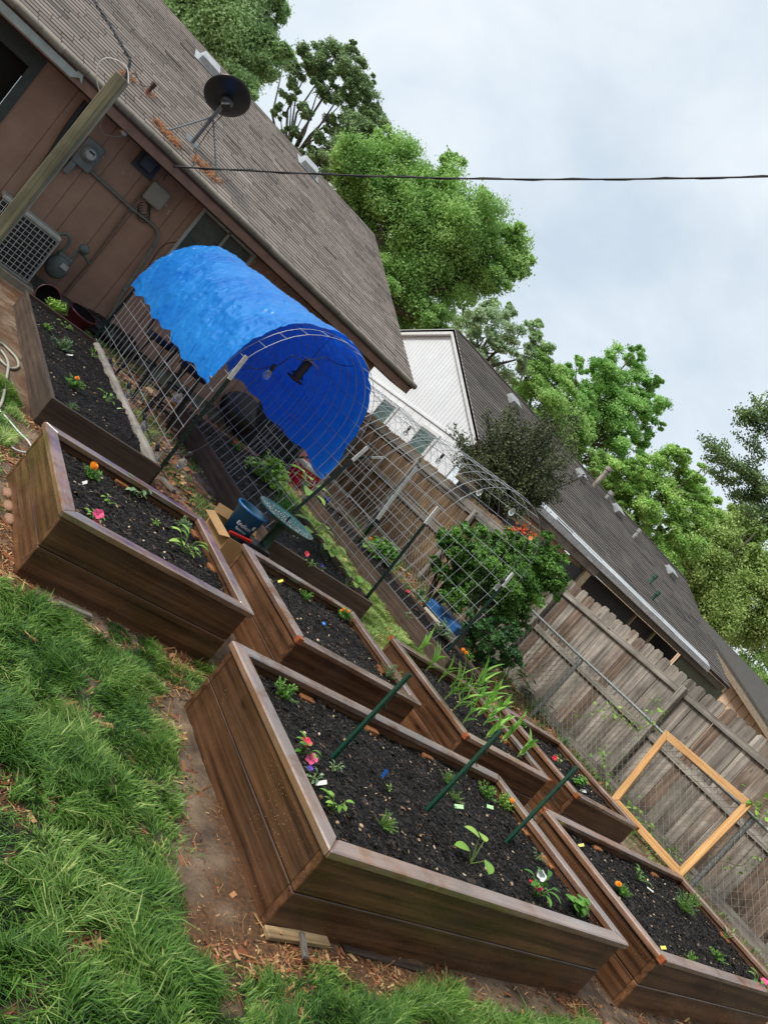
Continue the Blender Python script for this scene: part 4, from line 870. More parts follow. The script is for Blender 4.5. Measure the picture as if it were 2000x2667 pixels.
# electricity meter
em = thing('electric_meter', 'round glass electricity meter on a grey box under the brown eave', 'meter', (1.34, 11.9, 1.95))
mb = MB(); mb.box((1.22, 11.88, 1.74), (1.48, 11.99, 2.14)); bev(mb.build('meter_box', MT['greypaint'], em), .01)
RX = Matrix.Rotation(rad(90), 4, 'X')
mb = MB(); mb.lathe([(.105, 0), (.11, .03), (.095, .04), (.09, .10), (.07, .125), (0, .13)], 20, (1.35, 11.88, 1.96), mat=RX.to_3x3()); mb.build('glass_dome', plain('meter_glass', '#7e8785', .1, var=.1, bmp=0), em)
mb = MB(); mb.disc((1.35, 11.746, 1.96), .065, (0, -1, 0), 20); mb.build('dial', plain('meter_dial', '#a9afae', .4), em)
mb = MB(); mb.box((1.31, 11.735, 1.975), (1.39, 11.742, 2.0)); mb.build('display', MT['black'], em)
# conduits
mb = MB(); pts = [aty(x, y, 11.955) for x, y in ((200, 412), (340, 540), (395, 583), (409, 596), (413, 612), (409, 628), (395, 650), (325, 755), (272, 850))]
mb.tube(pts, .024, 8)
cp = single(mb, 'conduit', plain('conduit_grey', '#75766d', .55, var=.25), 'grey bent conduit running from the electric meter down the brown wall', 'conduit', pts[0])
for px, py in ((325, 755), (345, 545), (400, 640)):
    p = aty(px, py, 11.955); mb = MB(); mb.ball(p, .034, 8); mb.build('coupling', MT['greypaint'], cp)
mb = MB(); pts = [aty(386, 483, 11.965), aty(330, 555, 11.965), aty(230, 690, 11.965), aty(167, 765, 11.965)]; mb.tube(pts, .016, 8)
single(mb, 'pipe', plain('pipe_brown', '#6e5a4e', .6), 'thin straight brown pipe below the phone box on the brown wall', 'pipe', pts[-1])
mb = MB(); mb.tube([(1.16, 11.97, 1.7), (1.15, 11.97, .9)], .022, 8); mb.box((1.12, 11.9, 1.62), (1.2, 11.98, 1.8)); mb.box((1.22, 11.9, 1.56), (1.30, 11.98, 1.74))
single(mb, 'disconnect_box', MT['greypaint'], 'small grey switch box and downpipe left below the electric meter', 'electrical box', (1.16, 11.97, .9))
pb = thing('phone_box', 'light beige rounded service box with looped black cables on the brown wall', 'service box', (2.33, 11.9, 2.13))
c_ = aty(409, 511, 11.9); mb = MB(); mb.box((c_.x-.15, 11.86, c_.z-.15), (c_.x+.15, 11.985, c_.z+.15)); bev(mb.build('cover', MT['beige'], pb), .035, 4)
for k in range(4):
    mb = MB(); a = k*.5; mb.tube([(c_.x-.05+k*.03, 11.95, c_.z-.15)]+[(c_.x-.02+.02*k+.09*math.sin(t), 11.94, c_.z-.25-.0*k+.08*math.cos(t)-.03*k) for t in np.linspace(0, 5.5, 14)], .006, 5); mb.build('cable_loop', MT['rubber'], pb)
db = thing('junction_box', 'dark blue grey utility box under the eave above the beige service box', 'junction box', (2.0, 11.9, 2.38))
c2_ = aty(388, 426, 11.9); mb = MB(); mb.box((c2_.x-.16, 11.93, c2_.z-.16), (c2_.x+.16, 11.985, c2_.z+.17)); mb.build('back_plate', plain('dark_blue_box', '#1d2631', .5), db)
mb = MB(); mb.box((c2_.x-.10, 11.85, c2_.z-.11), (c2_.x+.10, 11.93, c2_.z+.13)); bev(mb.build('cover', plain('dark_blue_cover', '#253243', .4), db), .02)
def cable(name, pts, r, label, mat=None, cat='cable', n=6):
    mb = MB(); mb.tube(pts, r, n); return single(mb, name, mat or MT['rubber'], label, cat, pts[0])
def smooth(pts, k=8):
    pts = [Vector(p) for p in pts]; o = []
    for i in range(len(pts)-1):
        p0, p1, p2, p3 = pts[max(0, i-1)], pts[i], pts[i+1], pts[min(len(pts)-1, i+2)]
        for j in range(k):
            t = j/k; o.append(.5*((2*p1)+(p2-p0)*t+(2*p0-5*p1+4*p2-p3)*t*t+(3*p1-p0-3*p2+p3)*t*t*t))
    o.append(pts[-1]); return o
cable('cable', smooth([aty(x, y, 11.93) for x, y in ((425, 470), (440, 450), (470, 450), (490, 470), (520, 510), (550, 520))]), .007, 'black cable bundle running along the wall under the eave')
cable('cable', smooth([aty(x, y, 11.9) for x, y in ((460, 630), (425, 640), (395, 680), (382, 720), (350, 755))]), .006, 'thin black cable hanging loose across the brown wall below the window')
cable('cable', smooth([aty(x, y, 11.96) for x, y in ((225, 265), (170, 340), (120, 420), (60, 500), (0, 560))]), .035, 'thick black hose bundle running down the brown wall behind the leaning post', MT['black'])
cable('cable', smooth([aty(x, y, 11.7) for x, y in ((275, 300), (262, 325), (275, 350), (315, 355), (325, 345))]), .008, 'pale twisted cable drooping from the eave to the white lamp', MT['beige'])
mb = MB(); c_ = aty(325, 345, 11.7); mb.ball(c_, .045, 12); mb.box((c_.x-.03, 11.7, c_.z-.02), (c_.x+.03, 11.98, c_.z+.02)); single(mb, 'outdoor_lamp', MT['white'], 'small round white lamp under the brown eave', 'lamp', tuple(c_))
# gas meter
gmx = aty(160, 685, 11.75)
gm = thing('gas_meter', 'grey gas meter with bent pipes beside the air conditioner', 'gas meter', (gmx.x, 11.75, 0))
gp = plain('gas_grey', '#5f6a66', .5, var=.3, scale=8)
mb = MB(); mb.lathe([(0, -.09), (.12, -.08), (.15, -.04), (.155, .03), (.12, .09), (0, .1)], 20, (gmx.x-.02, 11.72, .50), mat=RX.to_3x3(), sy=1.1); mb.build('meter_body', gp, gm)
mb = MB(); mb.box((gmx.x-.12, 11.66, .60), (gmx.x+.1, 11.8, .70)); bev(mb.build('meter_head', gp, gm), .02)
mb = MB(); mb.box((gmx.x-.01, 11.6, .53), (gmx.x+.09, 11.66, .60)); mb.build('counter', plain('counter_plate', '#a8aba6', .4), gm)
mb = MB(); x = gmx.x-.08; mb.tube(smooth([(x, 11.73, .66), (x, 11.73, .85), (x-.05, 11.73, .93), (x-.13, 11.73, .90), (x-.16, 11.73, .78), (x-.17, 11.73, .3), (x-.17, 11.73, -.05)], 5), .022, 8); mb.build('inlet_pipe', gp, gm)
mb = MB(); x = gmx.x+.07; mb.tube([(x, 11.73, .66), (x, 11.73, .84), (x+.12, 11.76, .84), (x+.22, 11.8, .80)], .022, 8); mb.lathe([(.0, -.03), (.06, -.03), (.075, 0), (.06, .03), (.03, .05), (0, .05)], 14, (x+.04, 11.68, .92), mat=RX.to_3x3()); mb.build('regulator', gp, gm)
# pots and black bags along the foundation
def pot(label, p, r, h, mat, tilt=0, name='plant_pot', cat='pot', group=None, inner=True):
    mb = MB(); Rm = Matrix.Rotation(tilt, 3, 'X'); mb.lathe([(0, 0), (r*.75, 0), (r, h), (r*1.06, h), (r*1.06, h-.03), (r*1.0, h-.03)], 20, p, mat=Rm); mb.lathe([(r*.96, h), (r*.9, h*.7), (0, h*.68)], 20, p, mat=Rm, mi=1)
    return single(mb, name, [mat, MT['soilchip'] if 'soilchip' in MT else SOIL], label, cat, tuple(p), group)
maroon = plain('maroon_plastic', '#5a1c2c', .4, var=.25)
pot('maroon plant pot tipped on its side in front of the gas meter', at(112, 778, .16), .15, .26, maroon, rad(70))
pot('large maroon pot standing by the foundation beside the black plastic', at(190, 850, 0), .19, .26, maroon, rad(12))
def lump(name, label, cat, p, sx, sy, sz, mat, seed, n=26):
    R = np.random.RandomState(seed); mb = MB(); vs = []
    for i in range(n+1):
        for j in range(n):
            ph = math.pi*i/n; t = 2*math.pi*j/n; d = np.array([math.sin(ph)*math.cos(t), math.sin(ph)*math.sin(t), math.cos(ph)])
            q = 1+.35*(float(fbm(np.array([d[0]*2+seed]), np.array([d[1]*2+d[2]*1.7]), 1.6))-.5)*2+.14*(float(fbm(np.array([d[0]*3+d[2]*2]), np.array([d[1]*3+seed]), 3.))-.5)*2
            vs.append((p[0]+d[0]*sx*q, p[1]+d[1]*sy*q, max(p[2]-.01, p[2]+sz*.75+d[2]*sz*q)))
    mb.add(vs, [(i*n+j, (i+1)*n+j, (i+1)*n+(j+1) % n, i*n+(j+1) % n) for i in range(n) for j in range(n)], 0, True)
    return single(mb, name, mat, label, cat, tuple(p))
bagm = plain('black_sheet', '#1c1d1d', .45, var=.4, scale=7, bmp=.8)
lump('plastic_sheet', 'crumpled black plastic sheet beside the maroon pot by the foundation', 'plastic sheet', at(235, 865, 0), .38, .2, .16, bagm, 3)
lump('plastic_sheet', 'black plastic heap at the foot of the bent conduit', 'plastic sheet', at(290, 905, 0), .36, .26, .18, bagm, 5)
lump('garbage_bag', 'round black bag behind the wire mesh under the tarp', 'bag', at(375, 940, 0), .42, .3, .34, bagm, 8)
lump('garbage_bag', 'long low black bag between the bar stools and the brown wall', 'bag', at(450, 985, 0), .6, .3, .26, bagm, 9)
# ------------------------------------------------------------------ satellite dish and overhead wires
ds = roofpt(500, 372); dish = thing('satellite_dish', 'black satellite dish on a tripod mount at the edge of the brown roof', 'satellite dish', tuple(ds))
dg = plain('dish_grey', '#6e7378', .4, metal=.4, var=.2); dc = aty(590, 262, ds.y-.15)
mb = MB(); arm = smooth([ds+RN*.02, ds.lerp(dc, .45)+Vector((0, 0, -.01)), ds.lerp(dc, .8)+Vector((0, 0, -.03)), dc], 5); mb.tube(arm, .03, 10); mb.build('mast', dg, dish)
mb = MB(); mb.slab([ds+Vector((-.12, 0, 0))-RU*.1, ds+Vector((.12, 0, 0))-RU*.1, ds+Vector((.12, 0, 0))+RU*.1, ds+Vector((-.12, 0, 0))+RU*.1], RN*.02); mb.build('foot_plate', dg, dish)
jt = ds.lerp(dc, .62)
for px, py in ((436, 342), (563, 470)):
    q = roofpt(px, py)+RN*.02; mb = MB(); mb.tube([jt, q], .012, 8); mb.ball(q, .03, 8); mb.build('strut', dg, dish)
# the dish points away from us: we look at its back from below
vd = (dc-Vector((0, 0, H))).normalized(); nrm = (vd*.60+CU*.80+CR*.10).normalized()
a = nrm.orthogonal().normalized(); b_ = nrm.cross(a); Rm = Matrix((a, b_, nrm)).transposed()
dcc = aty(593, 252, ds.y-.15); mb = MB(); pr = [(.0, -.10), (.12, -.09), (.25, -.06), (.36, -.02), (.40, 0.0), (.41, .012), (.395, .015), (.35, -.005), (.2, -.05), (0, -.075)]; pr = [(a*.82, b2*.82) for a, b2 in pr]
mb.lathe(pr, 40, tuple(dcc), mat=Rm); mb.build('reflector', plain('dish_black', '#14181d', .35, var=.15, scale=2, bmp=0), dish)
mb = MB(); q = dcc-nrm*.12; mb.ball(q, .1, 12, sc=(1, 1, .8)); mb.box((-.06, -.06, -.05), (.06, .06, .05), mat=Matrix.Translation(q-nrm*.07)@Rm.to_4x4()); mb.build('bracket', plain('bracket_black', '#222428', .4), dish)
mb = MB(); mb.tube(smooth([dc, dc+Vector((.06, -.1, -.15)), ds.lerp(dc, .5)+Vector((.05, -.1, 0)), ds+Vector((.08, -.1, 0)), roofpt(508, 405)+RN*.02, roofpt(500, 440)+RN*.02]), .006, 5); mb.build('cable', MT['rubber'], dish)
hk = aty(452, 434, 11.3)
e_ = atd(2300, 452, 9.0); w_ = []
for i in range(41):
    t = i/40; p = hk.lerp(e_, t); p.z -= .42*math.sin(math.pi*t)*.35; w_.append(p)
mb = MB(); mb.tube(w_, .011, 6)
pw = single(mb, 'overhead_wire', MT['rubber'], 'long black overhead wire crossing the sky from the eave to the right edge', 'wire', tuple(hk))
mb = MB(); mb.tube([p+Vector((0, .012*math.sin(i*1.3), .022*math.cos(i*1.3))) for i, p in enumerate(w_)], .006, 5); mb.build('support_strand', MT['rubber'], pw)
# leaning timber post close to the camera
PT = aty(320, 202, 6.2); PBm = aty(-8, 612, 6.2); pd_ = (PBm-PT).normalized(); PB = PT+pd_*(PT.z/abs(pd_.z))
pst = thing('timber_post', 'tall greenish weathered timber post standing close by at the left edge', 'post', (PB.x, PB.y, 0))
mb = MB(); mb.bar(PB, PT, .088, .088, upv=(.45, 1, 0)); bev(mb.build('post', MT['post'], pst), .004)
mb = MB(); t0 = PT-pd_*0; tw = [PT+Vector((.03, 0, -.02))]
e2 = atd(225, -60, 4.6)
A1 = smooth([PT+Vector((.03, .02, -.03)), aty(338, 160, 6.3), aty(325, 130, 6.4), aty(290, 70, 6.6), aty(245, 0, 6.8), aty(215, -60, 7.0)], 10)
for s in range(3):
    mb = MB(); mb.tube([p+Vector((.009*math.cos(i*.8+s*2.1), 0, .009*math.sin(i*.8+s*2.1))) for i, p in enumerate(A1)], .0055, 5)
    if s == 0: tws = single(mb, 'service_cable', plain('navy_cable', '#1b1d2c', .5), 'twisted dark service cable rising from the top of the timber post', 'cable', tuple(PT))
    else: mb.build('strand', plain('navy_cable', '#1b1d2c', .5), tws)
cable('cable', smooth([aty(262, 245, 6.3), aty(252, 200, 6.3), aty(262, 160, 6.3), aty(290, 152, 6.3), aty(330, 175, 6.25), PT+Vector((.05, 0, 0))]), .0045, 'thin white cable looping around the top of the timber post', MT['white'])
cable('cable', smooth([PT+Vector((.04, 0, -.02)), aty(350, 190, 7.5), aty(375, 225, 9.5), roofpt(384, 236)+RN*.1]), .005, 'thin black cable from the timber post to the rusty roof pipe')
# ------------------------------------------------------------------ wire arches
AX0, AX1, AY0, AY1, AZT = 2.50, 3.74, 6.15, 10.3, 2.08
PROF1 = [(2.50, 0), (2.49, .6), (2.50, 1.15), (2.60, 1.52), (2.83, 1.85), (3.20, 2.03), (3.56, 1.96), (3.82, 1.72), (3.93, 1.35), (3.88, .8), (3.70, 0)]
PROF2 = [(5.12, 0), (5.13, .7), (5.15, 1.40), (5.32, 1.82), (5.60, 2.03), (5.95, 2.09), (6.30, 2.01), (6.56, 1.80), (6.70, 1.48), (6.70, 1.0), (6.46, 0)]
def densify(pr):
    q = [(v.x, v.z) for v in smooth([(p[0], 0, p[1]) for p in pr], 14)]; L_ = [0]
    for i in range(1, len(q)): L_.append(L_[-1]+math.hypot(q[i][0]-q[i-1][0], q[i][1]-q[i-1][1]))
    return np.array([v/L_[-1] for v in L_]), np.array([p[0] for p in q]), np.array([p[1] for p in q]), L_[-1]
DP = {1: densify(PROF1), 2: densify(PROF2)}
def arch_pt(k, t):
    a, x, z, _ = DP[k]; return (float(np.interp(t, a, x)), float(np.interp(t, a, z)))
def arch(label, kk, y0, y1, seed, tone='wire', ny=21, nl=25):
    o = thing('wire_arch', label, 'trellis', (DP[kk][1].mean(), (y0+y1)/2, 0), 'wire mesh arches over the paths'); R = random.Random(seed)
    npan = 3; pw_ = (y1-y0)/npan
    for k in range(npan):
        mb = MB(); ya = y0+k*pw_+.01; yb = ya+pw_+.05; dx = R.uniform(-.02, .02); dz = R.uniform(-.03, .03)
        for i in range(8):
            y = ya+(yb-ya)*i/7; mb.tube([(lambda q: (q[0]+dx, y+.01*math.sin(t*9+k), max(0.02, q[1]*(1+dz*.5))))(arch_pt(kk, t)) for t in np.linspace(0, 1, 41)], .0029, 4, cap=False)
        for j in range(nl+1):
            t = j/nl; q = arch_pt(kk, t); mb.tube([(q[0]+dx, ya-.02, max(.02, q[1]*(1+dz*.5))), (q[0]+dx, yb+.02, max(.02, q[1]*(1+dz*.5)))], .0027, 4, cap=False)
        mb.build('mesh_panel', MT[tone], o)
    return o
arch('wire mesh arch under the blue tarp, between the left bed and the middle bed', 1, AY0, AY1, 1)
BX0, BX1, BY0, BY1 = 5.14, 6.36, 6.0, 10.3
arch('bare wire mesh arch without a tarp, over the bright grass strip', 2, BY0, BY1, 2)
def tpost(label, base, top, tip=.26, group='green metal T posts of the wire arches', mat='darkpost', w=.036):
    b_ = Vector(base); t = Vector(top); d = (t-b_).normalized(); k = t-d*tip
    o = thing('metal_post', label, 'post', tuple(b_), group)
    mb = MB(); mb.bar(b_-d*.1, k, w, .006, upv=(0, 1, 0)); mb.bar(b_-d*.1+Vector((0, .015, 0)), k+Vector((0, .015, 0)), .006, .028, upv=(0, 1, 0)); L_ = (k-b_).length; n = int(L_/.055)
    for i in range(n):
        p = b_+d*(i*.055+.02); mb.bar(p+Vector((0, -.004, 0)), p+Vector((0, -.014, .004)), .012)
    mb.build('shaft', MT[mat], o)
    mb = MB(); mb.bar(k, t, w+.002, .008, upv=(0, 1, 0)); mb.bar(k+Vector((0, .016, 0)), t+Vector((0, .016, 0)), .008, .028, upv=(0, 1, 0)); mb.build('white_tip', MT['whitetip'], o); return o
tpost('studded green post with a white tip at the near left leg of the tarped arch', (2.50, 6.02, 0), aty(643, 928, 6.0), .24)
tpost('green white tipped post at the near right leg of the tarped arch', (3.72, 6.05, .15), aty(958, 1165, 6.2), .2)
tpost('green white tipped post at the near left leg of the bare arch', (5.10, 5.95, .1), aty(1142, 1321, 6.0), .22)
tpost('green white tipped post at the bare arch, nearest the corn plants', (6.40, 5.8, 0), aty(1337, 1493, 6.0), .2)
tpost('far thin green post with the smallest white tip', (5.1, 10.3, 0), aty(998, 1192, 10.3) if aty(998, 1192, 10.3).z > .8 else (5.2, 10.3, 1.5), .22)
tpost('far post with a long white painted top, in front of the board fence', atx(930, 1420, 6.9), atx(1086, 1217, 6.9), .62, w=.06)
tpost('short far post with a mossy white top beside the board fence', atx(985, 1350, 6.3), atx(1027, 1291, 6.3), .4, w=.06)
tpost('black post at the far left leg of the tarped arch by the brown wall', (2.48, 10.35, 0), (2.5, 10.35, 1.35), .03)
# tarp
o = thing('tarp', 'bright blue plastic tarp draped over the left wire arch', 'tarp', (3.1, 8.2, 0))
mb = MB(); nu, nv = 240, 200; TY0, TY1 = 6.36, 10.42
Ltot = DP[1][3]; tl = .96/Ltot; vs = []
for i in range(nu+1):
    v = i/nu
    for j in range(nv+1):
        u = j/nv; y = TY0+(TY1-TY0)*v
        lo = tl+.004*math.sin(v*19)+.004*math.sin(v*47+1)
        hi = 1-tl+.004*math.sin(v*15+2)+.004*math.sin(v*33)
        t = lo+(hi-lo)*u; q = arch_pt(1, t); q1 = arch_pt(1, t+.004); q0 = arch_pt(1, t-.004)
        q = (q[0], q[1]*(1+.045*v)+.012)
        # near edge scallop
        y += (1-v)**2*(-.10*(1-min(1, u/.16))**1.5-.03*math.sin(u*math.pi*5)-.08*max(0, (u-.88)/.12))
        n_ = Vector((-(q1[1]-q0[1]), 0, q1[0]-q0[0])).normalized()
        w1 = (float(vn(u*22+v*9, v*26, 1))-.5)*.030+(float(vn(u*60, v*75, 1, 3))-.5)*.013+(float(vn(u*8, v*5, 1, 7))-.5)*.05
        for fq, am in ((17, .011), (36, .007), (64, .004)):
            a_ = float(vn(u*fq*1.1+v*4, v*fq-u*3, 1, fq)); w1 += am*(1-2*abs(2*a_-1))*(1 if u < .75 else .6)
        edge = max(0, 1-min(u, 1-u)/.16); w1 += .022*math.sin(v*38+(u > .5)*2)*edge**2+edge**2*.02
        w1 *= 1-.75*edge
        sag = .018*math.cos(v*math.pi*6)
        p = Vector((q[0], y, q[1]))+n_*(w1*.8+.034+sag*.4); vs.append(p)
mb.add(vs, [(i*(nv+1)+j, i*(nv+1)+j+1, (i+1)*(nv+1)+j+1, (i+1)*(nv+1)+j) for i in range(nu) for j in range(nv)], 0, True)
m, nt, b, oo = newmat('tarp_blue'); v_ = objvec(nt); n1 = noise(nt, 5, 8, .62, v_, .9); n1.noise_type = 'RIDGED_MULTIFRACTAL'; n2 = noise(nt, 16, 6, .6, v_, .8); n2.noise_type = 'RIDGED_MULTIFRACTAL'; n0 = noise(nt, 2.2, 4, .6, v_)
b.inputs['Roughness'].default_value = .34; b.inputs['Specular IOR Level'].default_value = .6
r = ramp(nt, n0.outputs[0], [(.3, lin('#147fe0')), (.7, lin('#2f9cf2'))]); nt.links.new(r.outputs[0], b.inputs['Base Color'])
ad = N(nt, 'ShaderNodeMath', operation='MULTIPLY_ADD'); ad.inputs[1].default_value = .45; nt.links.new(n2.outputs[0], ad.inputs[0]); nt.links.new(n1.outputs[0], ad.inputs[2]); bump(nt, b, ad.outputs[0], 1, .022)
tr = N(nt, 'ShaderNodeBsdfTranslucent'); tr.inputs[0].default_value = lin('#0f60e6'); mxs = N(nt, 'ShaderNodeMixShader'); mxs.inputs[0].default_value = .33
nt.links.new(b.outputs[0], mxs.inputs[1]); nt.links.new(tr.outputs[0], mxs.inputs[2]); nt.links.new(mxs.outputs[0], oo.inputs[0])
mb.build('sheet', m, o)
for p in (vs[2], vs[nv-2]):
    mb = MB(); mb.lathe([(.008, 0), (.018, 0), (.018, .006), (.008, .006)], 14, tuple(p+Vector((-.02, 0, .03))), mat=Matrix.Rotation(rad(90), 3, 'Y')); mb.build('grommet', MT['galv'], o)
# string lights
def bulb(label, p, d=(0, 0, -1), s=1.0):
    p = Vector(p); o = thing('light_bulb', label, 'light bulb', tuple(p), 'clear bulbs of the string lights'); d = Vector(d).normalized(); q = d.to_track_quat('Z', 'Y').to_matrix()
    mb = MB(); mb.lathe([(0, -.01), (.012*s, -.01), (.017*s, .0), (.018*s, .035*s), (.015*s, .05*s), (0, .05*s)], 12, p, mat=q); mb.build('socket', MT['black'], o)
    mb = MB(); mb.lathe([(.013*s, .048*s), (.016*s, .06*s), (.029*s, .085*s), (.031*s, .105*s), (.024*s, .125*s), (.010*s, .137*s), (0, .139*s)], 14, p, mat=q); mb.build('glass_bulb', MT['glass'], o)
    mb = MB(); mb.tube([p+d*.05*s, p+d*.08*s], .006, 6); mb.tube([p+d*.08*s+Vector((-.01, 0, 0)), p+d*.10*s, p+d*.08*s+Vector((.01, 0, 0))], .0015, 4); mb.build('filament', MT['galv'], o); return o
BL = [((705, 965), 6.5, 'bulb hanging left of the bird feeder in front of the blue tarp'), ((936, 965), 6.9, 'bulb hanging right of the bird feeder at the edge of the blue tarp'),
      ((280, 945), None, 'lowest left bulb beside the log edge of the old bed'), ((328, 1010), None, 'second bulb along the log edge of the old bed'), ((368, 1092), None, 'third bulb along the log edge of the old bed'),
      ((400, 1172), None, 'bulb lying next to the log edge near the studded post'), ((485, 1195), None, 'bulb hanging just right of the foot of the studded post'), ((475, 1025), 7.0, 'bulb inside the arch in front of the bar stools'),
      ((1062, 1120), 9.0, 'bulb in front of the white gable wall'), ((1147, 1193), 8.0, 'bulb between the white gable and the dark shrub'), ((1255, 1275), 7.2, 'bulb in front of the dark shrub'), ((1340, 1325), 6.3, 'bulb above the orange flowers'), ((1303, 1520), 6.0, 'bulb beside the white tip of the post by the corn')]
BP = []
for (px, py), y, lb in BL:
    p = aty(px, py, y) if y else atx(px, py, 2.47); BP.append(p); dd = (.0, 0, -1) if y or px > 480 else (.35, -.25, -.6)
    bulb('clear glass '+lb, p+Vector((0, 0, .06)), dd, 1.15)
def droop(pts, s): 
    o = []
    for i in range(len(pts)-1):
        for j in range(8):
            t = j/8; p = Vector(pts[i]).lerp(Vector(pts[i+1]), t); p.z -= s*math.sin(math.pi*t); o.append(p)
    return o+[Vector(pts[-1])]
U_ = Vector((0, 0, .07))
cable('light_string', droop([aty(640, 950, 6.1), BP[0]+U_, aty(760, 925, 6.1), aty(850, 930, 6.2), BP[1]+U_, aty(965, 960, 6.3)], .05), .004, 'black light string along the near edge of the tarped arch')
cable('light_string', droop([aty(600, 1110, 6.1), BP[6]+U_, BP[5]+U_, BP[4]+U_, BP[3]+U_, BP[2]+U_, (2.5, 10, .5)], .06), .004, 'black light string low along the log edge of the old bed')
cable('light_string', droop([aty(960, 1010, 10.2), BP[8]+U_, BP[9]+U_, BP[10]+U_, BP[11]+U_, aty(1388, 1350, 6.05), aty(1370, 1440, 6.02), BP[12]+U_], .03), .004, 'black light string along the ridge of the bare wire arch')
# bird feeder
fp = aty(790, 960, 6.85); bf = thing('bird_feeder', 'tube bird feeder with a square pink roof hanging inside the tarped arch', 'bird feeder', tuple(fp))
mb = MB(); mb.tube([fp+Vector((0, 0, -.12)), fp+Vector((0, 0, .09))], .045, 16); mb.build('seed_tube', attrmat('seeds', '#26221e', '#3c342c', .7, 150, .8, '#5a4c3c'), bf)
mb = MB(); mb.lathe([(0, -.15), (.085, -.14), (.095, -.12), (.07, -.115), (0, -.12)], 16, fp); mb.build('tray', plain('rust_tray', '#3a2820', .5), bf)
mb = MB(); mb.add([fp+Vector(v) for v in ((-.1, -.1, .09), (.1, -.1, .09), (.1, .1, .09), (-.1, .1, .09), (0, 0, .13))], [(0, 1, 4), (1, 2, 4), (2, 3, 4), (3, 0, 4), (3, 2, 1, 0)]); mb.build('feeder_roof', plain('feeder_pink', '#c8a094', .6), bf)
mb = MB(); mb.tube([fp+Vector((0, 0, .12)), (fp.x+.02, fp.y, AZT)], .003, 4); mb.build('hanger', MT['rubber'], bf)
for s in (-1, 1):
    mb = MB(); mb.tube([fp+Vector((0, 0, -.09)), fp+Vector((s*.085, 0, -.09))], .006, 6); mb.ball(fp+Vector((s*.05, 0, -.08)), .014, 8); mb.build('perch', MT['black'], bf)
# bird bath
bb = Vector((3.5, 5.62, 0)); bc = aty(745, 1352, 5.62); bth = thing('bird_bath', 'green pedestal bird bath dish full of droplets, at the front of the middle bed', 'bird bath', (bc.x, 5.62, 0)); gg = plain('teal_resin', '#2c524f', .25, var=.2, bmp=.05)
bz = bc.z; mb = MB(); mb.lathe([(.16, -.02), (.14, .03), (.06, .08), (.045, bz*.6), (.04, bz-.12), (.07, bz-.06)], 18, (bc.x, 5.62, 0)); mb.build('pedestal', MT['greenpost'], bth)
mb = MB(); mb.lathe([(.07, bz-.06), (.18, bz-.045), (.28, bz-.005), (.298, bz+.014), (.288, bz+.018), (.27, bz+.004), (.18, bz-.022), (0, bz-.035)], 40, (bc.x, 5.62, 0)); mb.build('basin', gg, bth)
mb = MB(); mb.disc((bc.x, 5.62, bz-.014), .215, (0, 0, 1), 32)
wm, nt, b, oo = newmat('rain_water'); b.inputs['Base Color'].default_value = (.02, .04, .04, 1); b.inputs['Roughness'].default_value = .05; v_ = objvec(nt); vo = N(nt, 'ShaderNodeTexVoronoi'); vo.inputs['Scale'].default_value = 55; nt.links.new(v_, vo.inputs['Vector']); bump(nt, b, vo.outputs[0], .8, .01)
mb.build('water', wm, bth)
mb = MB(); R = random.Random(3)
for i in range(230):
    a = R.uniform(0, 6.28); r = .25*math.sqrt(R.random()); mb.ball((bc.x+r*math.cos(a), 5.62+r*math.sin(a), bz-.009+(.012 if r > .19 else 0)), R.uniform(.0018, .0042), 6, sc=(1, 1, .6))
mb.build('droplets', MT['whitetip'], bth)['kind'] = 'stuff'
mb = MB(); mb.box((bc.x-.004, 5.59, bz-.03), (bc.x+.012, 5.6, bz+.045)); mb.build('spray_nozzle', MT['black'], bth)
# ------------------------------------------------------------------ blue pot and cardboard box
pc = at(590, 1402, 0); pc = Vector((3.36, 5.72, 0)); 
cb = thing('cardboard_box', 'open cardboard box holding the blue pot and tools, beside the middle bed', 'box', tuple(pc)); cm = plain('cardboard', '#a98558', .8, var=.12)
bx0, bx1, by0, by1, bh = 3.02, 3.5, 5.30, 5.80, .20
for a, b2 in (((bx0, by0, 0), (bx1, by0+.006, bh)), ((bx0, by1-.006, 0), (bx1, by1, bh)), ((bx0, by0+.007, 0), (bx0+.006, by1-.007, bh)), ((bx1-.006, by0+.007, 0), (bx1, by1-.007, bh)), ((bx0+.007, by0+.007, 0), (bx1-.007, by1-.007, .006))):
    mb = MB(); mb.box(a, b2); mb.build('box_side', cm, cb)
mb = MB(); mb.slab([(bx0, by0, bh+.001), (bx0, by1, bh+.001), (bx0-.08, by1-.02, bh-.03), (bx0-.08, by0+.02, bh-.03)], (0, 0, .004)); mb.build('flap', cm, cb)
mb = MB(); mb.slab([(bx0, by1, bh+.001), (bx1, by1, bh+.001), (bx1-.02, by1+.06, bh+.07), (bx0+.02, by1+.06, bh+.07)], (0, .004, 0)); mb.build('flap', cm, cb)
bp = Vector((3.22, 5.64, .13)); pr = .15; ph = .30
pt = thing('blue_pot', 'blue plastic nursery pot with white lettering standing in the cardboard box', 'pot', tuple(bp)); bl = plain('nursery_blue', '#2a6aa0', .4, var=.12)
mb = MB(); mb.lathe([(0, 0), (.105, 0), (.14, ph-.02), (.155, ph-.02), (.158, ph), (.145, ph)], 32, bp); mb.build('pot_wall', bl, pt)
mb = MB(); mb.lathe([(.145, ph), (.135, ph-.03), (.1, .03), (0, .03)], 32, bp); mb.build('pot_inside', plain('pot_inner', '#2f5f78', .5), pt)
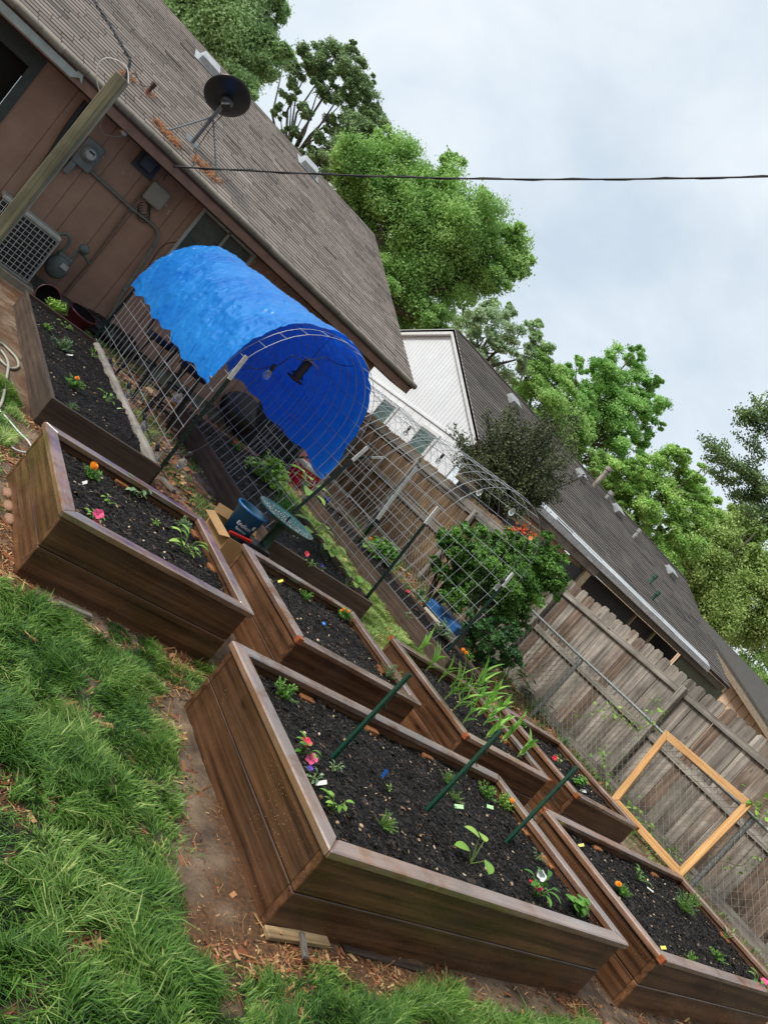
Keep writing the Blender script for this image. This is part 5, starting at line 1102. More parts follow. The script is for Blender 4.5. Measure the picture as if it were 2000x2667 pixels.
def lettering(text, size, fn, name, mat, parent):
    cu = bpy.data.curves.new('t', 'FONT'); cu.body = text; cu.size = size; cu.align_x = 'CENTER'; cu.align_y = 'CENTER'; cu.space_line = .9
    to = bpy.data.objects.new('t', cu); COL.objects.link(to); bpy.context.view_layer.update(); me_ = bpy.data.meshes.new_from_object(to); bpy.data.objects.remove(to)
    mb = MB(); mb.add([fn(v.co.x, v.co.y) for v in me_.vertices], [tuple(p.vertices) for p in me_.polygons]); return mb.build(name, mat, parent)
th0 = math.atan2(-bp.y, -bp.x)+.25
def onpot(u, v):
    z = ph*.52+v; r = .105+(.035)*(z/(ph-.02))+.0015; a = th0+u/r; return bp+Vector((r*math.cos(a), r*math.sin(a), z))
lettering('Endless', .052, onpot, 'lettering', MT['white'], pt); lettering('Summer', .034, lambda u, v: onpot(u, v-.045), 'lettering', MT['white'], pt)
mb = MB()
for k in range(9):
    a = k*.7; mb.add([onpot(.085+.013*math.cos(a)*(k > 0)+.007*math.cos(t), .03+.013*math.sin(a)*(k > 0)+.007*math.sin(t)) for t in np.linspace(0, 5.6, 8)], [tuple(range(8))])
mb.build('flower_logo', MT['white'], pt)
mb = MB(); mb.box((3.28, 5.36, .02), (3.46, 5.58, .24)); single(mb, 'black_box', MT['black'], 'black boxed item in the cardboard box', 'box', (3.38, 5.5, .02))
mb = MB(); mb.bar((3.05, 5.42, .21), (3.26, 5.40, .24), .03, .02); mb.bar((3.26, 5.40, .24), (3.44, 5.39, .18), .02, .015, 1); single(mb, 'pruning_tool', [plain('tool_red', '#b8281f', .35), MT['galv']], 'red handled tool lying in the cardboard box', 'tool', (3.2, 5.4, .2))
print('props ok')
# ------------------------------------------------------------------ green stakes in the front box
def stake(label, b_, t):
    b_ = Vector(b_); t = Vector(t); d = (t-b_).normalized(); o = thing('plant_stake', label, 'stake', tuple(b_), 'green stakes in the front box')
    mb = MB(); mb.bar(b_-d*.1, t, .019, .005, upv=(0, 1, 0)); mb.bar(b_-d*.1+Vector((-.008, .007, 0)), t+Vector((-.008, .007, 0)), .004, .016, upv=(0, 1, 0)); mb.bar(b_-d*.1+Vector((.008, .007, 0)), t+Vector((.008, .007, 0)), .004, .016, upv=(0, 1, 0)); n = int((t-b_).length/.075)
    for i in range(n):
        p = b_+d*(.05+i*.075); mb.bar(p+Vector((.010, -.004, 0)), p+Vector((.024, -.012, -.012)), .012, .005)
    mb.build('channel', MT['greenpost'], o)
for lb, b_, t, y in (('leftmost leaning green metal stake in the front box', (866, 1978), (1070, 1757), 2.28), ('middle leaning green metal stake in the front box', (1110, 2116), (1308, 1905), 2.2), ('rightmost leaning green metal stake in the front box', (1322, 2193), (1505, 1999), 2.2)):
    p = at(b_[0], b_[1], .325); stake(lb, p, aty(t[0], t[1], p.y+.02))
# ------------------------------------------------------------------ plants
def ground_at(px, py, key=None):
    if key: 
        z = {'C': .33, 'A': .33, 'D': .33, 'E': .33, 'J': .33, 'F': .33}.get(key, .19); p = at(px, py, z); hf = BEDS[key][1]
        z = float(hf(np.array([p.x]), np.array([p.y]))[0]); return at(px, py, z)
    return at(px, py, 0)
PR = random.Random(12)
def rdir(el, az=None):
    az = PR.uniform(0, 2*math.pi) if az is None else az; return Vector((math.cos(az)*math.cos(el), math.sin(az)*math.cos(el), math.sin(el)))
def flower(mb, c, r, kind, mi=0, nrm=(0, 0, 1)):
    c = Vector(c); nrm = Vector(nrm).normalized(); a = nrm.orthogonal().normalized(); b_ = nrm.cross(a)
    if kind == 'pom':
        for k in range(4):
            n = 14-3*k; rr = r*(1-.22*k)
            for i in range(n):
                t = 6.283*i/n+k*.3; d = a*math.cos(t)+b_*math.sin(t); q = c+nrm*(r*.22*k); e = nrm.cross(d)*r*.2
                mb.add([q-e*.6, q+d*rr*.8-e, q+d*rr+nrm*r*.1, q+d*rr*.8+e, q+e*.6], [(0, 1, 2, 3, 4)], mi, False, PR.random())
    else:   # five lobed funnel
        vs = [c-nrm*r*.7]; n = 30
        for i in range(n):
            t = 6.283*i/n; rr = r*(.82+.2*abs(math.cos(2.5*t))); vs.append(c+(a*math.cos(t)+b_*math.sin(t))*rr+nrm*r*.12*math.sin(5*t))
        mid = len(vs)
        for i in range(n):
            t = 6.283*i/n; vs.append(c-nrm*r*.12+(a*math.cos(t)+b_*math.sin(t))*r*.35)
        fs = []
        for i in range(n): j = (i+1) % n; fs += [(mid+i, mid+j, 1+j, 1+i), (0, mid+j, mid+i)]
        mb.add(vs, fs, mi, True, PR.random())
def plant(kind, px, py, key, spx, label, fl=None, cat='plant', name=None, z=None, group=None, dens=1.0, lm=None):
    """spx: plant width in source pixels"""
    p = ground_at(px, py, key) if z is None else at(px, py, z); s = spx*mpx(p)*(1.12 if kind != 'corn' else 1)
    nm = name or {'herb': 'herb', 'broad': 'seedling', 'squash': 'squash_plant', 'fern': 'herb', 'basil': 'basil_plant', 'corn': 'corn_plant', 'bush': 'leafy_plant', 'lance': 'seedling', 'grass': 'grass_clump'}[kind]
    o = thing(nm, label, cat, tuple(p), group); st = MB(); lf = MB(); h = s*.8
    if kind in ('herb', 'fern'):
        n = int((26 if kind == 'herb' else 34)*dens)
        for i in range(n):
            d = rdir(PR.uniform(.35, 1.45)); L_ = h*PR.uniform(.5, 1.0); q = p+d*L_; st.tube([p, p+d*L_*.5+Vector((0, 0, L_*.06)), q], .0018, 3, cap=False)
            m_ = 9 if kind == 'herb' else 14
            for k in range(m_):
                t = .25+.75*k/m_; b_ = p+d*L_*t; lf.leaf(b_, (d*.6+rdir(PR.uniform(-.2, .8))).normalized(), s*(.18 if kind == 'herb' else .10)*PR.uniform(.7, 1.2), s*(.08 if kind == 'herb' else .032), .3, 0, PR.random()*.6+.4*t, seg=2)
    elif kind == 'basil':
        for k in range(7):
            d = rdir(PR.uniform(.7, 1.4)); L_ = h*PR.uniform(.4, .8); st.tube([p, p+d*L_], .003, 4)
            for i in range(8):
                t = .4+.6*i/8; lf.leaf(p+d*L_*t, rdir(PR.uniform(-.1, .7)), s*.30*PR.uniform(.7, 1.1), s*.22, 1.0, 0, PR.random()*.5+.3*t, seg=5, fold=-.18)
    elif kind == 'squash':
        for i in range(int(6*dens)):
            d = rdir(PR.uniform(.7, 1.3)); L_ = h*PR.uniform(.5, 1.0); q = p+d*L_; st.tube([p, p+d*L_*.6, q], [.004, .0035, .0025], 5)
            lf.leaf(q, (Vector((d.x, d.y, 0))+Vector((0, 0, .15))).normalized(), s*.42*PR.uniform(.7, 1.15), s*.34, .8, 0, PR.random(), seg=5, fold=.06)
    elif kind == 'broad':
        for i in range(int(7*dens)):
            d = rdir(PR.uniform(.6, 1.4)); L_ = h*PR.uniform(.4, .8); q = p+d*L_; st.tube([p, q], .0025, 4)
            lf.leaf(q, (Vector((d.x, d.y, .25))).normalized(), s*.38*PR.uniform(.7, 1.1), s*.15, .9, 0, PR.random(), seg=5)
            lf.leaf(p+d*L_*.6, rdir(.3), s*.22, s*.09, .7, 0, PR.random(), seg=4)
    elif kind == 'lance':
        for i in range(int(9*dens)):
            lf.leaf(p+Vector((0, 0, .01)), rdir(PR.uniform(.3, 1.3)), h*PR.uniform(.6, 1.1), s*.12, .7, 0, PR.random(), seg=5)
    elif kind == 'grass':
        for i in range(int(90*dens)):
            lf.leaf(p+Vector((PR.gauss(0, s*.12), PR.gauss(0, s*.12), 0)), rdir(PR.uniform(.7, 1.5)), h*PR.uniform(.6, 1.2), s*.02, .7, 0, PR.random(), seg=3)
    elif kind == 'corn':
        lean = Vector((PR.gauss(0, .08), PR.gauss(0, .08), 1)).normalized(); H_ = h
        st.tube([p, p+lean*H_*.6], [.008, .005], 6)
        for i in range(6):
            az = (i % 2)*math.pi+PR.uniform(-.5, .5)+px*.01; b_ = p+lean*H_*(.12+.08*i); lf.leaf(b_, rdir(PR.uniform(1.05, 1.42), az), H_*PR.uniform(.45, .75), .045, 1.15, 0, .3+PR.random()*.7, seg=7, shape=1)
    elif kind == 'bush':
        n = int(70*dens)
        for i in range(n):
            d = rdir(PR.uniform(.2, 1.5)); L_ = s*.55*PR.uniform(.35, 1.0); q = p+d*L_
            if i % 4 == 0: st.tube([p, q], .004, 4)
            for k in range(4): lf.leaf(q+Vector((PR.gauss(0, s*.05), PR.gauss(0, s*.05), PR.gauss(0, s*.05))), rdir(PR.uniform(-.2, .8)), s*.17*PR.uniform(.6, 1.2), s*.085, .7, 0, PR.random()*.5+.5*L_/(s*.55), seg=3)
    if st.v: st.build('stem', MT['stem'], o)
    if lf.v: lf.build('leaves', MT[lm or {'herb': 'leafA', 'fern': 'leafA', 'basil': 'leafA', 'squash': 'leafB', 'broad': 'leafB', 'lance': 'leafB', 'corn': 'leafC', 'bush': 'leafA', 'grass': 'leafA'}[kind]], o)
    for f in (fl or []):
        fx, fy, r, fk, col = f; q = atd(fx, fy, dep(p)-s*.15) if True else p; r_ = r*mpx(q)
        mb = MB(); nrm = (Vector((0, 0, H))-q).normalized()*.7+Vector((0, 0, .7))+rdir(.2)*.3; flower(mb, q, r_, fk, 0, nrm); mb.build('flower', MT['fl_'+col], o)
        mb = MB(); mb.tube([p, q], .002, 4); mb.build('flower_stalk', MT['stem'], o)
    return o
# front box (C)
plant('herb', 730, 1820, 'C', 62, 'leafy green seedling in the far left corner of the front box', dens=1.1)
plant('broad', 785, 1965, 'C', 66, 'petunia with two pink red blooms against the left rim of the front box', [(798, 1932, 17, 'fun', 'red'), (812, 1975, 17, 'fun', 'pink')], 'flower', 'petunia', dens=1.6, lm='leafA')
plant('broad', 810, 2040, 'C', 48, 'small violet pansy below the red petunia in the front box', [(808, 2000, 9, 'fun', 'purple')], 'flower', 'pansy', dens=1.3, lm='leafG')
plant('broad', 865, 2010, 'C', 46, 'pale tomato seedling at the foot of the leftmost green stake', lm='leafG')
plant('broad', 862, 2115, 'C', 72, 'light green seedling with yellow green bud near the front left corner of the front box', dens=1.5)
plant('fern', 995, 2155, 'C', 55, 'feathery green herb standing alone in the middle foreground of the front box', dens=1.0)
plant('fern', 1160, 2040, 'C', 46, 'tall wispy dill beside the middle green stake', dens=.8)
plant('fern', 1180, 2085, 'C', 40, 'second wispy dill just below the middle green stake', dens=.7)
plant('herb', 1255, 2075, 'C', 50, 'round thyme tuft between the dill and the orange marigold in the front box', dens=1.3)
plant('herb', 1305, 2100, 'C', 48, 'marigold with an orange bud at the back rim corner of the front box', [(1333, 2085, 8, 'pom', 'orange')], 'flower', 'marigold', lm='leafB')
plant('squash', 1225, 2250, 'C', 92, 'squash seedling with big torn leaves near the long front rim', dens=.8)
plant('broad', 1010, 2062, 'C', 24, 'tiny sprout beside the blue tag in the front box')
plant('broad', 1395, 2238, 'C', 34, 'tiny pale seedling by the orange cleats at the right of the front box', lm='leafG')
plant('broad', 1390, 2335, 'C', 92, 'petunia with white and salmon blooms in the right corner of the front box', [(1410, 2280, 15, 'fun', 'white'), (1402, 2312, 12, 'fun', 'pink'), (1382, 2295, 5, 'pom', 'red')], 'flower', 'petunia', dens=2.6, lm='leafA')
plant('basil', 1497, 2372, 'C', 82, 'large basil with glossy cupped leaves beside the white petunia')
# box A
plant('herb', 232, 1245, 'A', 46, 'marigold with one large golden bloom in the far left box', [(246, 1213, 13, 'pom', 'orange')], 'flower', 'marigold')
plant('broad', 280, 1312, 'A', 42, 'upright bean seedling in the middle left of the far left box', dens=.7)
plant('broad', 350, 1292, 'A', 68, 'grey green sage with long leaves by the cleat in the far left box', dens=1.2, lm='leafG')
plant('broad', 240, 1352, 'A', 40, 'petunia with bright pink blooms at the near left corner of the far left box', [(258, 1338, 15, 'fun', 'pink'), (252, 1362, 15, 'fun', 'pink')], 'flower', 'petunia')
plant('broad', 400, 1368, 'A', 26, 'small two leaved sprout in the centre of the far left box')
plant('herb', 468, 1378, 'A', 44, 'rosemary sprig near the right rim of the far left box', lm='leafG')
plant('broad', 475, 1440, 'A', 88, 'tallest pepper seedling with a yellow lower leaf in the far left box', dens=1.3)
# box D
plant('herb', 790, 1560, 'D', 34, 'small leafy seedling near the yellow tag in the middle square box', dens=.9)
plant('herb', 890, 1610, 'D', 42, 'marigold with three orange blooms at the back corner of the middle square box', [(896, 1586, 5, 'pom', 'orange'), (906, 1592, 6, 'pom', 'orange'), (890, 1590, 4, 'pom', 'orange')], 'flower', 'marigold')
plant('fern', 1008, 1765, 'D', 52, 'blue green feathery plant at the near right corner of the middle square box', lm='leafG')
# corn
cn = [(1080, 1708), (1108, 1748), (1140, 1778), (1158, 1822), (1180, 1850), (1195, 1812), (1215, 1842), (1232, 1790), (1205, 1885), (1238, 1868), (1262, 1828), (1258, 1890), (1292, 1905), (1262, 1925), (1302, 1935), (1347, 1972), (1228, 1815), (1280, 1865), (1172, 1790)]
cl_ = ['back left corner', 'second from the back left corner', 'third along the back rim', 'left rim by the middle', 'left rim just before the front corner', 'centre of the back half', 'middle of the box', 'back rim beside the second old bed', 'front corner nearest the camera', 'just behind the front corner plant', 'right of centre', 'front centre', 'front right', 'middle of the front rim', 'behind the middle green stake tip', 'far right front corner, standing alone', 'left of centre', 'right rim middle', 'back centre']
for i, (px, py) in enumerate(cn):
    plant('corn', px, py, 'E', 96+(i*37 % 26), 'young corn plant at the %s of the corn box' % cl_[i], cat='corn plant', group='young corn plants')
# box J
plant('herb', 1350, 1890, 'J', 30, 'red marigold in the far left corner of the box nearest the fence', [(1362, 1868, 6, 'pom', 'red')], 'flower', 'marigold', dens=.8)
plant('herb', 1462, 1940, 'J', 34, 'pale wispy herb at the back corner of the box nearest the fence', lm='leafG', dens=.7)
plant('broad', 1452, 1990, 'J', 32, 'red flowered seedling in the middle of the box nearest the fence', [(1445, 1974, 8, 'fun', 'red')], 'flower', 'petunia')
plant('basil', 1500, 2045, 'J', 46, 'small basil plant behind the tip of the rightmost green stake')
# box F
plant('broad', 1655, 2290, 'F', 48, 'round leaved seedling at the back of the long right box', dens=1.5, lm='leafA')
plant('herb', 1612, 2330, 'F', 42, 'marigold with one orange bloom at the left rim of the long right box', [(1610, 2302, 9, 'pom', 'orange')], 'flower', 'marigold')
plant('fern', 1775, 2370, 'F', 62, 'feathery carrot like plant near the back rim corner of the long right box')
plant('fern', 1800, 2350, 'F', 38, 'smaller bright feathery plant beside the back rim of the long right box', dens=.7)
plant('broad', 1882, 2445, 'F', 48, 'pale squash seedling at the right rim of the long right box', dens=.5, lm='leafG')
plant('herb', 1793, 2505, 'F', 34, 'left one of two small seedlings near the front of the long right box', dens=.8)
plant('herb', 1862, 2500, 'F', 40, 'right one of two small seedlings near the front of the long right box', dens=.8)
plant('broad', 1965, 2575, 'F', 62, 'pink petunia at the bottom right edge of the picture', [(1990, 2555, 10, 'fun', 'pink'), (1995, 2575, 8, 'fun', 'red')], 'flower', 'petunia', dens=1.8, lm='leafA')
# bed B
for a in (('herb', 138, 812, 48, 'tall bushy herb at the house end of the left old bed', 1.2, 'leafB'), ('herb', 122, 858, 22, 'small round seedling by the left board of the left old bed', .8, 'leafB'), ('broad', 168, 855, 30, 'light lettuce like seedling near the house end of the left old bed', 1, 'leafB'),
          ('herb', 158, 912, 46, 'grey rosemary bush in the left old bed', 1.3, 'leafG'), ('broad', 240, 930, 32, 'bean seedling near the log edge at the far end of the left old bed', .8, 'leafB'),
          ('broad', 275, 1045, 44, 'trailing bean seedling beside the log edge of the left old bed', 1.1, 'leafA'), ('herb', 185, 1064, 26, 'tiny grey herb at the near end of the left old bed', .7, 'leafG')):
    plant(a[0], a[1], a[2], 'B', a[3], a[4], dens=a[5], lm=a[6])
plant('herb', 186, 1008, 'B', 42, 'marigold with one orange bloom in the middle of the left old bed', [(202, 985, 7, 'pom', 'orange')], 'flower', 'marigold', dens=1.2)
# bed G
plant('bush', 690, 1255, 'G', 112, 'large bright leafy bush in the middle bed beyond the bird bath', dens=1.3, lm='leafB')
plant('grass', 735, 1330, 'G', 74, 'dense clump of chives right behind the bird bath', dens=1.2)
plant('squash', 785, 1300, 'G', 96, 'squash plant with big pale leaves at the far right of the middle bed', dens=1.4)
plant('squash', 800, 1400, 'G', 74, 'bright squash plant right of the bird bath', dens=1.6)
plant('squash', 835, 1440, 'G', 66, 'leafy squash plant along the right board of the middle bed', dens=1.5)
plant('squash', 900, 1530, 'G', 64, 'squash plant in the near right corner of the middle bed', dens=1.3)
plant('broad', 800, 1478, 'G', 30, 'red petunia in the front of the middle bed', [(800, 1442, 8, 'fun', 'red')], 'flower', 'petunia', lm='leafA')
plant('broad', 832, 1485, 'G', 26, 'violet pansy in the front of the middle bed', [(839, 1473, 6, 'fun', 'purple')], 'flower', 'pansy', lm='leafA')
plant('herb', 610, 1170, 'G', 30, 'orange flower at the house end of the middle bed', [(613, 1154, 6, 'pom', 'salmon')], 'flower', 'marigold')
# bed I
plant('bush', 985, 1460, 'I', 100, 'wide leafy bush with a yellow flower in the right old bed', [(965, 1402, 5, 'pom', 'orange')], dens=1.3, lm='leafA')
plant('herb', 1085, 1565, 'I', 46, 'wispy lavender with a red flower beside the cooler', [(1063, 1540, 6, 'fun', 'red')], 'flower', 'lavender', dens=1.0, lm='leafG')
plant('bush', 1145, 1655, 'I', 60, 'pale green bush in front of the blue and white cooler', dens=.9, lm='leafG')
plant('herb', 1212, 1718, 'I', 30, 'marigold with orange blooms at the near end of the right old bed', [(1206, 1692, 6, 'pom', 'orange'), (1214, 1700, 6, 'pom', 'orange')], 'flower', 'marigold')
plant('broad', 1055, 1610, 'I', 26, 'small pale seedling in the middle of the right old bed', lm='leafG')
# by the fence
for px, py, s, lb in ((1312, 1778, 78, 'dark broad leaved hosta like plant at the foot of the chain link fence'), (1378, 1850, 60, 'dark broad leaved plant beside the middle fence pipe post')):
    plant('squash', px, py, None, s, lb, dens=2.2, lm='leafD', name='broadleaf_plant')
plant('bush', 1010, 1385, None, 60, 'low green bush beyond the right old bed in front of the board fence', dens=.8, lm='leafA')
plant('herb', 1085, 1425, None, 70, 'loose weedy shrub in front of the board fence behind the bare arch', dens=1.2, lm='leafA')
# plant tags
def ptag(px, py, key, w, h, label, mat, tilt=0, col=None):
    p = ground_at(px, py, key); k = mpx(p); w *= k; h *= k; u = (CR*math.cos(tilt)+CU*math.sin(tilt)); n = Vector((0, 0, 1)); u = (u-n*u.dot(n)*.6).normalized(); v = (Vector((-.2, -.3, .9))).cross(u).normalized(); v = v if v.z > 0 else -v
    mb = MB(); q = p+Vector((0, 0, .012)); mb.slab([q-u*w/2, q+u*w/2, q+u*w/2+v*h, q-u*w/2+v*h], Vector((0, .0015, 0))); return single(mb, 'plant_tag', mat, label, 'plant tag', tuple(p), 'plastic plant tags')
pw_ = plain('tag_white', '#d9dccf', .4, var=.08); py_ = plain('tag_yellow', '#e3dc58', .4, var=.08); pg_ = plain('tag_green', '#a9cf9a', .4, var=.15, scale=60); pb_ = plain('tag_blue', '#1c5fb0', .35, var=.08)
ptag(992, 2020, 'C', 30, 9, 'dark blue plant tag lying on the soil of the front box', pb_, .9); ptag(832, 2050, 'C', 30, 12, 'white picture tag beside the violet pansy in the front box', pw_, .5)
ptag(1192, 2110, 'C', 24, 12, 'green and white seed tag below the dill', pg_, .3); ptag(1273, 2110, 'C', 18, 11, 'pale green seed tag below the thyme tuft', pg_, .1)
ptag(218, 1265, 'A', 14, 12, 'small clear white tag below the golden marigold', pw_, .6); ptag(727, 1520, 'D', 18, 8, 'yellow tag leaning on the rim of the middle square box', py_, .6)
ptag(1511, 2208, 'F', 15, 7, 'yellow tag near the back left rim of the long right box', py_, .5); ptag(1725, 2476, 'F', 14, 8, 'yellow tag beside the front left corner of the long right box', py_, .4)
ptag(1690, 2322, 'F', 20, 5, 'white tag lying in the middle of the long right box', pw_, -.6)
ptag(1475, 1978, 'J', 14, 6, 'white tag right of the red petunia near the fence', pw_, 0); ptag(1517, 2066, 'J', 16, 9, 'white tag below the small basil plant', pw_, .2); ptag(178, 928, 'B', 18, 8, 'white tag in the left old bed below the rosemary', pw_, .3)
ptag(308, 1067, 'B', 10, 4, 'tiny mint green tag near the log edge of the left old bed', pg_, .5); ptag(1108, 1605, 'I', 14, 8, 'white leaf shaped tag in the right old bed', pw_, .4)
p = ground_at(843, 1626, 'D'); mb = MB(); mb.lathe([(0, .012), (.014, .012), (.015, .0)], 14, p); single(mb, 'bottle_cap', plain('cap_blue', '#3b8fe0', .4), 'light blue bottle cap on the soil of the middle square box', 'bottle cap', tuple(p))
# ------------------------------------------------------------------ shrubs on the chain link fence
def shrub(name, label, lobes, D, mat, leaf, per, sub, seed, cat='shrub'):
    cs = [atd(l[0], l[1], D+(l[3] if len(l) > 3 else 0)) for l in lobes]; c = sum(cs, Vector())/len(cs); base = Vector((c.x, c.y, 0)); o = thing(name, label, cat, tuple(base))
    f, cl = crown('foliage', lobes, D, mat, o, leaf, per, sub, seed, subr=(.25, .5), tone=(0, 1)); mb = MB()
    for q in cs: mb.tube([base, base.lerp(q, .5)+Vector((0, 0, .1)), q], [.02, .013, .006], 5)
    R = random.Random(seed)
    for cc, c0 in cl:
        if R.random() < .25: mb.tube([Vector(c0), Vector(cc)], .004, 4)
    mb.build('stems', barkdark, o); return o
sg = LM('shrub_leaves', '#234c20', '#8abc58', .3)
sb = shrub('flowering_shrub', 'big green shrub with orange blooms on top, climbing the chain link fence', [(1330, 1470, 60), (1390, 1430, 45), (1440, 1490, 42), (1400, 1530, 55), (1350, 1560, 55), (1280, 1470, 45), (1290, 1540, 50), (1310, 1420, 40), (1430, 1450, 35), (1340, 1520, 60), (1330, 1395, 22), (1440, 1540, 25), (1385, 1480, 50), (1400, 1440, 40), (1440, 1520, 30), (1300, 1590, 30), (1360, 1610, 30), (1460, 1460, 16), (1465, 1500, 14), (1420, 1400, 16), (1250, 1450, 22)], 10.2, sg, .022, 210, 24, 51)
mb = MB()
for px, py in ((1335, 1375), (1345, 1380), (1355, 1383), (1365, 1386), (1378, 1388), (1385, 1392), (1350, 1374), (1372, 1380)): [flower(mb, atd(px+PR.gauss(0, 7), py+PR.gauss(0, 6), 9.9+PR.gauss(0, .05)), PR.uniform(.018, .032), 'pom' if k % 2 else 'fun', 0, rdir(.4)) for k in range(4)]
mb.build('blossoms', MT['fl_salmon'], sb)
shrub('shrub', 'loose green shrub behind the bare arch left of the flowering shrub', [(1180, 1430, 38), (1230, 1440, 38), (1200, 1490, 42), (1250, 1500, 40), (1170, 1520, 30), (1260, 1390, 28), (1200, 1380, 25), (1145, 1470, 22), (1215, 1550, 35), (1160, 1400, 22), (1240, 1540, 40), (1180, 1560, 30)], 11.3, sg, .024, 260, 36, 52)
shrub('shrub', 'dark low shrub at the foot of the fence below the flowering shrub', [(1270, 1650, 42), (1310, 1680, 40), (1240, 1610, 35), (1340, 1720, 25), (1290, 1720, 28), (1260, 1700, 22), (1225, 1660, 20), (1330, 1640, 28)], 9.7, LM('dark_shrub_leaves', '#1c3f24', '#5c8a4c', .2), .026, 110, 16, 53)
def vine(label, pts, x, seed, n=60, leaf=.045):
    P3 = smooth([atx(a, b, x) for a, b in pts], 6); mb = MB(); mb.tube(P3, .004, 4); o = thing('vine', label, 'vine', tuple(P3[0])); mb.build('stem', MT['stem'], o); R = random.Random(seed); mb = MB()
    for i in range(n):
        p = R.choice(P3)+Vector((R.uniform(-.04, .02), R.gauss(0, .07), R.gauss(0, .06))); mb.leaf(p, rdir(R.uniform(-.5, .5)), leaf*R.uniform(.8, 1.6), leaf*1.0, .6, 0, R.random(), seg=3, fold=.05)
    mb.build('leaves', MT['leafB'], o)
vine('bright vine climbing over the pipe rail left of the bare wood frame', [(1590, 1850), (1620, 1870), (1660, 1900), (1700, 1880), (1730, 1850), (1690, 1830)], 9.05, 1, 70)
vine('bright vine at the right edge above the pipe post', [(1950, 2090), (1975, 2100), (2000, 2085), (2010, 2140), (1985, 2130)], 9.0, 2, 34, .055)
vine('low vine behind the wire at the foot of the bare wood frame', [(1560, 1950), (1620, 2060), (1660, 2120), (1690, 2160), (1730, 2210), (1760, 2250)], 9.7, 3, 120, .05)
vine('thin vine on the board fence right of the pipe post', [(1860, 2240), (1890, 2245), (1930, 2255), (1960, 2230), (1990, 2250)], 9.6, 4, 26)
vine('thin vine inside the fence gap behind the chain link', [(1480, 1880), (1530, 1860), (1570, 1850), (1600, 1840)], 9.6, 5, 30)
# ------------------------------------------------------------------ clutter behind the arches
def stool(label, p, seat=.74):
    p = Vector(p); o = thing('bar_stool', label, 'stool', tuple(p), 'black metal bar stools by the house')
    for a in range(4):
        t = a*math.pi/2+.5; mb = MB(); mb.tube([p+Vector((math.cos(t)*.24, math.sin(t)*.24, 0)), p+Vector((math.cos(t)*.12, math.sin(t)*.12, seat))], .016, 8); mb.build('leg', MT['blackmetal'], o)
    for z, r in ((.22, .215), (.48, .165)):
        mb = MB(); mb.tube([p+Vector((math.cos(t)*r, math.sin(t)*r, z)) for t in np.linspace(0, 2*math.pi, 25)], .011, 6); mb.build('foot_ring', MT['blackmetal'], o)
    mb = MB(); mb.lathe([(0, seat-.02), (.19, seat-.01), (.2, seat+.03), (.17, seat+.05), (0, seat+.05)], 24, p); mb.build('seat', MT['cloth'], o)
    mb = MB(); mb.tube([p+Vector((-.17, .1, seat)), p+Vector((-.18, .16, seat+.38)), p+Vector((.18, .16, seat+.38)), p+Vector((.17, .1, seat))], .014, 8); mb.tube([p+Vector((-.18, .15, seat+.2)), p+Vector((.18, .15, seat+.2))], .012, 6); mb.build('backrest', MT['blackmetal'], o)
q1 = at(400, 1075, 0); stool('black bar stool nearest the log edge inside the tarped arch', (2.85, q1.y+.1, 0)); stool('black bar stool deeper inside the tarped arch', (3.35, 9.9, 0)); stool('black bar stool closest to the middle bed inside the tarped arch', (3.2, 8.75, 0))
# black tub
tp = at(600, 1145, .0); tub = thing('plastic_tub', 'large black plastic tub on its side behind the middle bed', 'tub', tuple(tp)); mb = MB()
Rm = Matrix.Rotation(rad(-70), 3, 'X'); mb.lathe([(0, 0), (.26, .0), (.31, .42), (.34, .43), (.34, .46), (.30, .46)], 28, tp+Vector((0, .1, .3)), mat=Rm, sx=1.0, sy=.85); mb.build('tub_wall', MT['black'], tub); mb = MB(); mb.lathe([(.295, .455), (.24, .05), (0, .05)], 28, tp+Vector((0, .1, .3)), mat=Rm, sy=.85); mb.build('tub_inside', plain('tub_inside', '#2a2c2f', .4), tub)
# covered bench / grill
g0 = at(700, 1205, 0); gr_ = thing('covered_grill', 'black fabric covered grill with a pale curved rim behind the middle bed', 'grill', (g0.x, g0.y+.5, 0))
mb = MB(); a0_, a1_ = g0.x-.75, g0.x+.45; n = 24
for i in range(n):
    x_0 = a0_+(a1_-a0_)*i/n; x_1 = a0_+(a1_-a0_)*(i+1)/n; w0 = .03*math.sin(i*1.9); w1_ = .03*math.sin((i+1)*1.9); mb.add([(x_0, g0.y+.1+w0, 0), (x_1, g0.y+.1+w1_, 0), (x_1, g0.y+.2+w1_*.3, .82), (x_0, g0.y+.2+w0*.3, .82)], [(0, 1, 2, 3)], 0, True)
mb.box((a0_, g0.y+.2, 0), (a1_, g0.y+.75, .83)); mb.build('cover', MT['cloth'], gr_)
mb = MB(); mb.tube(smooth([(a0_-.02, g0.y+.75, .86), (a0_, g0.y+.2, .90), ((a0_+a1_)/2, g0.y+.12, .92), (a1_, g0.y+.2, .90), (a1_+.02, g0.y+.75, .86)]), .016, 8); mb.build('rim', MT['beige'], gr_)
